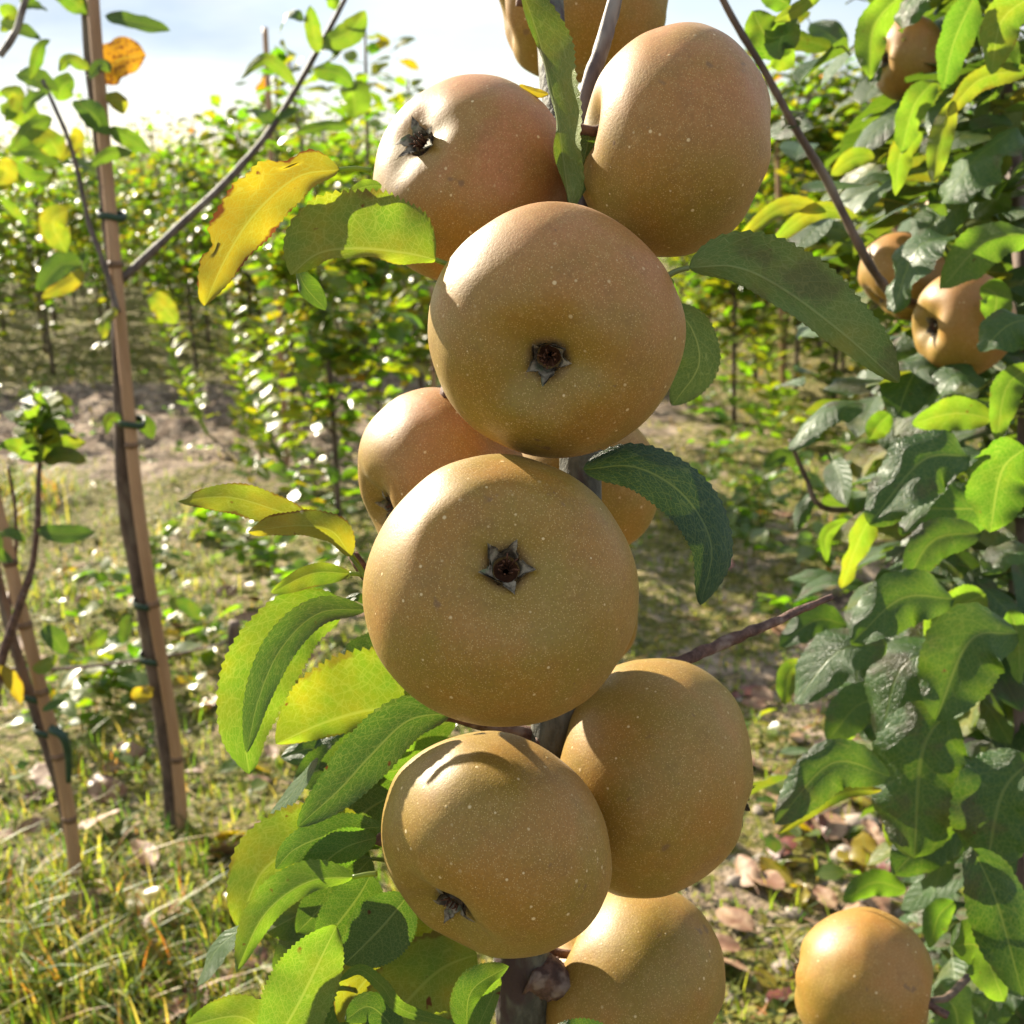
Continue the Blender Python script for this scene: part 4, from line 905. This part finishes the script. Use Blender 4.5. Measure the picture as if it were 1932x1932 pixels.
RL = [
 ((1800, 445), (1730, 470), (1684, 590), 58, 1, .02, 1, .66), ((1950, 440), (1860, 455), (1775, 545), 48, -1, .12, 0, .64), ((1950, 130), (1850, 150), (1785, 220), 24, -1, .62, 0, .66), ((1800, 190), (1775, 260), (1760, 345), 24, -1, .55, 0, .66),
 ((1765, 150), (1725, 200), (1700, 290), 32, -1, .35, 0, .70), ((1920, 240), (1840, 300), (1765, 400), 62, 1, .0, 1, .72), ((1740, 250), (1700, 290), (1690, 370), 26, -1, .55, 0, .72), ((1710, -20), (1650, 50), (1640, 150), 34, -1, .25, 0, .68),
 ((1760, -40), (1715, 10), (1702, 62), 36, 1, .02, 1, .66), ((1840, -10), (1800, 80), (1780, 170), 40, -1, .25, 0, .70), ((1950, -10), (1890, 40), (1870, 140), 40, -1, .6, 0, .64), ((1860, 30), (1880, 80), (1920, 130), 30, 1, .3, 1, .66),
 ((1650, 295), (1610, 300), (1568, 330), 20, -1, .6, 0, .78), ((1700, 330), (1660, 360), (1625, 400), 20, 1, .0, 1, .76), ((1560, 170), (1530, 200), (1540, 240), 0.5, 1, 0, 1, .7), ((1660, 110), (1650, 130), (1648, 165), 14, 1, 0, 1, .8),
 ((1830, 860), (1740, 870), (1640, 990), 62, 1, .08, 1, .60), ((1860, 855), (1780, 880), (1700, 1010), 34, 1, .02, 1, .62), ((1935, 845), (1890, 890), (1868, 1005), 62, -1, .28, 0, .62), ((1790, 690), (1730, 700), (1690, 790), 48, 1, .02, 1, .74),
 ((1635, 765), (1560, 770), (1488, 850), 38, 1, .02, 1, .74), ((1650, 965), (1620, 1020), (1588, 1110), 30, -1, .6, 0, .72), ((1850, 1005), (1760, 1020), (1705, 1110), 36, 1, .05, 1, .66), ((1800, 1130), (1700, 1130), (1605, 1215), 48, 1, .05, 1, .60),
 ((1860, 1120), (1800, 1150), (1740, 1200), 44, -1, .3, 0, .68), ((1675, 1215), (1580, 1230), (1498, 1330), 46, 1, .05, 1, .66), ((1790, 1220), (1700, 1260), (1660, 1400), 56, 1, .05, 1, .66), ((1920, 1195), (1830, 1210), (1765, 1360), 68, 1, .12, 1, .60),
 ((1680, 1465), (1570, 1440), (1462, 1555), 44, 1, .12, 1, .60), ((1665, 1490), (1580, 1500), (1465, 1575), 14, -1, .7, 0, .61), ((1790, 1340), (1740, 1420), (1725, 1620), 86, 1, .04, 1, .62), ((1950, 1430), (1890, 1500), (1860, 1650), 72, 1, .06, 1, .60),
 ((1840, 1560), (1760, 1580), (1685, 1650), 44, 1, .06, 1, .66), ((1835, 1600), (1880, 1700), (1930, 1880), 52, 1, .12, 1, .56), ((1795, 1785), (1850, 1790), (1895, 1890), 46, 1, .06, 0, .58), ((1710, 1680), (1650, 1665), (1590, 1700), 22, 1, .1, 0, .8),
 ((1800, 1700), (1770, 1730), (1755, 1790), 22, 1, .2, 0, .66), ((1950, 1040), (1900, 1045), (1852, 1080), 28, 1, 0, 1, .60), ((1950, 600), (1900, 615), (1850, 665), 42, 1, .08, 1, .62), ((1950, 690), (1900, 730), (1880, 830), 30, -1, .3, 0, .66),
 ((1860, 720), (1800, 710), (1755, 770), 40, 1, 0, 1, .72), ((1870, 790), (1800, 780), (1720, 800), 34, -1, .35, 0, .68), ((1640, 1110), (1560, 1100), (1490, 1140), 22, 1, .02, 1, .82), ((1600, 1180), (1540, 1170), (1470, 1220), 26, 1, .05, 1, .78),
 ((1680, 1320), (1620, 1330), (1560, 1400), 34, 1, .05, 1, .74), ((1520, 1250), (1490, 1270), (1480, 1330), 20, -1, .55, 0, .78), ((1640, 1340), (1600, 1360), (1590, 1420), 34, -1, .4, 0, .80), ((1720, 1500), (1690, 1540), (1680, 1600), 20, -1, .8, 0, .72),
 ((1500, 60), (1450, 70), (1420, 20), 40, -1, .4, 0, .66), ((1480, 100), (1470, 90), (1490, 20), 34, -1, .35, 1, .66), ((1455, 100), (1480, 110), (1500, 95), 24, -1, .5, 0, .67), ((1460, 40), (1500, 20), (1560, -20), 14, -1, .55, 0, .64), ((1490, 10), (1460, -10), (1440, -40), 26, -1, .35, 0, .65),
 ((1520, 215), (1500, 220), (1475, 245), 18, 1, .1, 1, .66), ((1620, 410), (1540, 398), (1440, 470), 18, -1, .7, 0, .70), ((1560, 400), (1480, 390), (1390, 455), 17, -1, .75, 0, .70), ((1720, 610), (1760, 640), (1790, 700), 30, -1, .3, 0, .78), ((1850, 540), (1880, 560), (1870, 620), 28, -1, .2, 0, .70),
 ((1900, 340), (1860, 390), (1800, 440), 50, 1, .0, 1, .76), ((1880, 960), (1800, 960), (1700, 960), 46, 1, .1, 0, .70), ((1680, 780), (1660, 800), (1640, 830), 26, -1, .45, 0, .76), ((1600, 980), (1560, 1010), (1560, 1060), 14, -1, .4, 0, .8),
 ((1500, 880), (1480, 860), (1440, 880), 14, 1, .1, 1, .9), ((1540, 930), (1520, 950), (1500, 1000), 14, 1, .1, 1, .9), ((1905, 1150), (1920, 1200), (1925, 1290), 34, -1, .3, 0, .66), ((1870, 1400), (1840, 1460), (1850, 1560), 40, 1, .1, 1, .7), ((1760, 1870), (1800, 1900), (1810, 1960), 40, 1, .1, 1, .7),
 ((1932, 1860), (1880, 1880), (1850, 1950), 34, 1, .1, 1, .62), ((1560, 1580), (1520, 1600), (1500, 1640), 0.5, 1, 0, 1, .7)]
rng = random.Random(77)
for (a, b, c, w_, up, yl, mt, d_) in RL:
    if w_ < 1: continue
    n_ = (rng.uniform(-.65, .15), rng.uniform(.2, .9), 1) if up > 0 else (rng.uniform(-.3, .3), rng.uniform(-.3, .3), 1)
    gl = up > 0 and yl <= .03
    if gl: n_ = (-.66+rng.uniform(-.2, .2), .69+rng.uniform(-.2, .2), .52)
    pleaf(treeR, [a, b, c], w_*(1.2 if up > 0 else 1.0), w_*rng.uniform(.9, 1.15)*(1.1 if up > 0 else 1), n_, up, min(yl, .7)*.65, MAT[mt], d=d_, ns=40, nv=5, fold=rng.uniform(.12, .42), curl=rng.uniform(.1, .5), wave=rng.uniform(.08, .20), rnd=rng.random(), teeth=22, twist=rng.uniform(-.5, .5))
mb = MB()
k = 0
while k < 950:
    y_ = rng.uniform(-80, 1950); x_ = 1960-abs(rng.gauss(0, 150)); 
    if y_ > 1500 and x_ < 1780: continue
    d_ = rng.uniform(.76, 1.1); a = rng.uniform(0, 6.28)
    rleaf(mb, P(x_, y_, d_), Vector((math.cos(a), math.sin(a), rng.uniform(-.6, .5))), rng.uniform(.04, .068), Vector((rng.uniform(-.8, .3), rng.uniform(-.6, .6), 1)), rng, 8, 2, yel=max(0, rng.gauss(.15, .2))); k += 1
o = mb.build('foliage', M_leafd, treeR); o['kind'] = 'stuff'
print('tris', sum(len(o.data.polygons) for o in bpy.data.objects if o.type == 'MESH'))
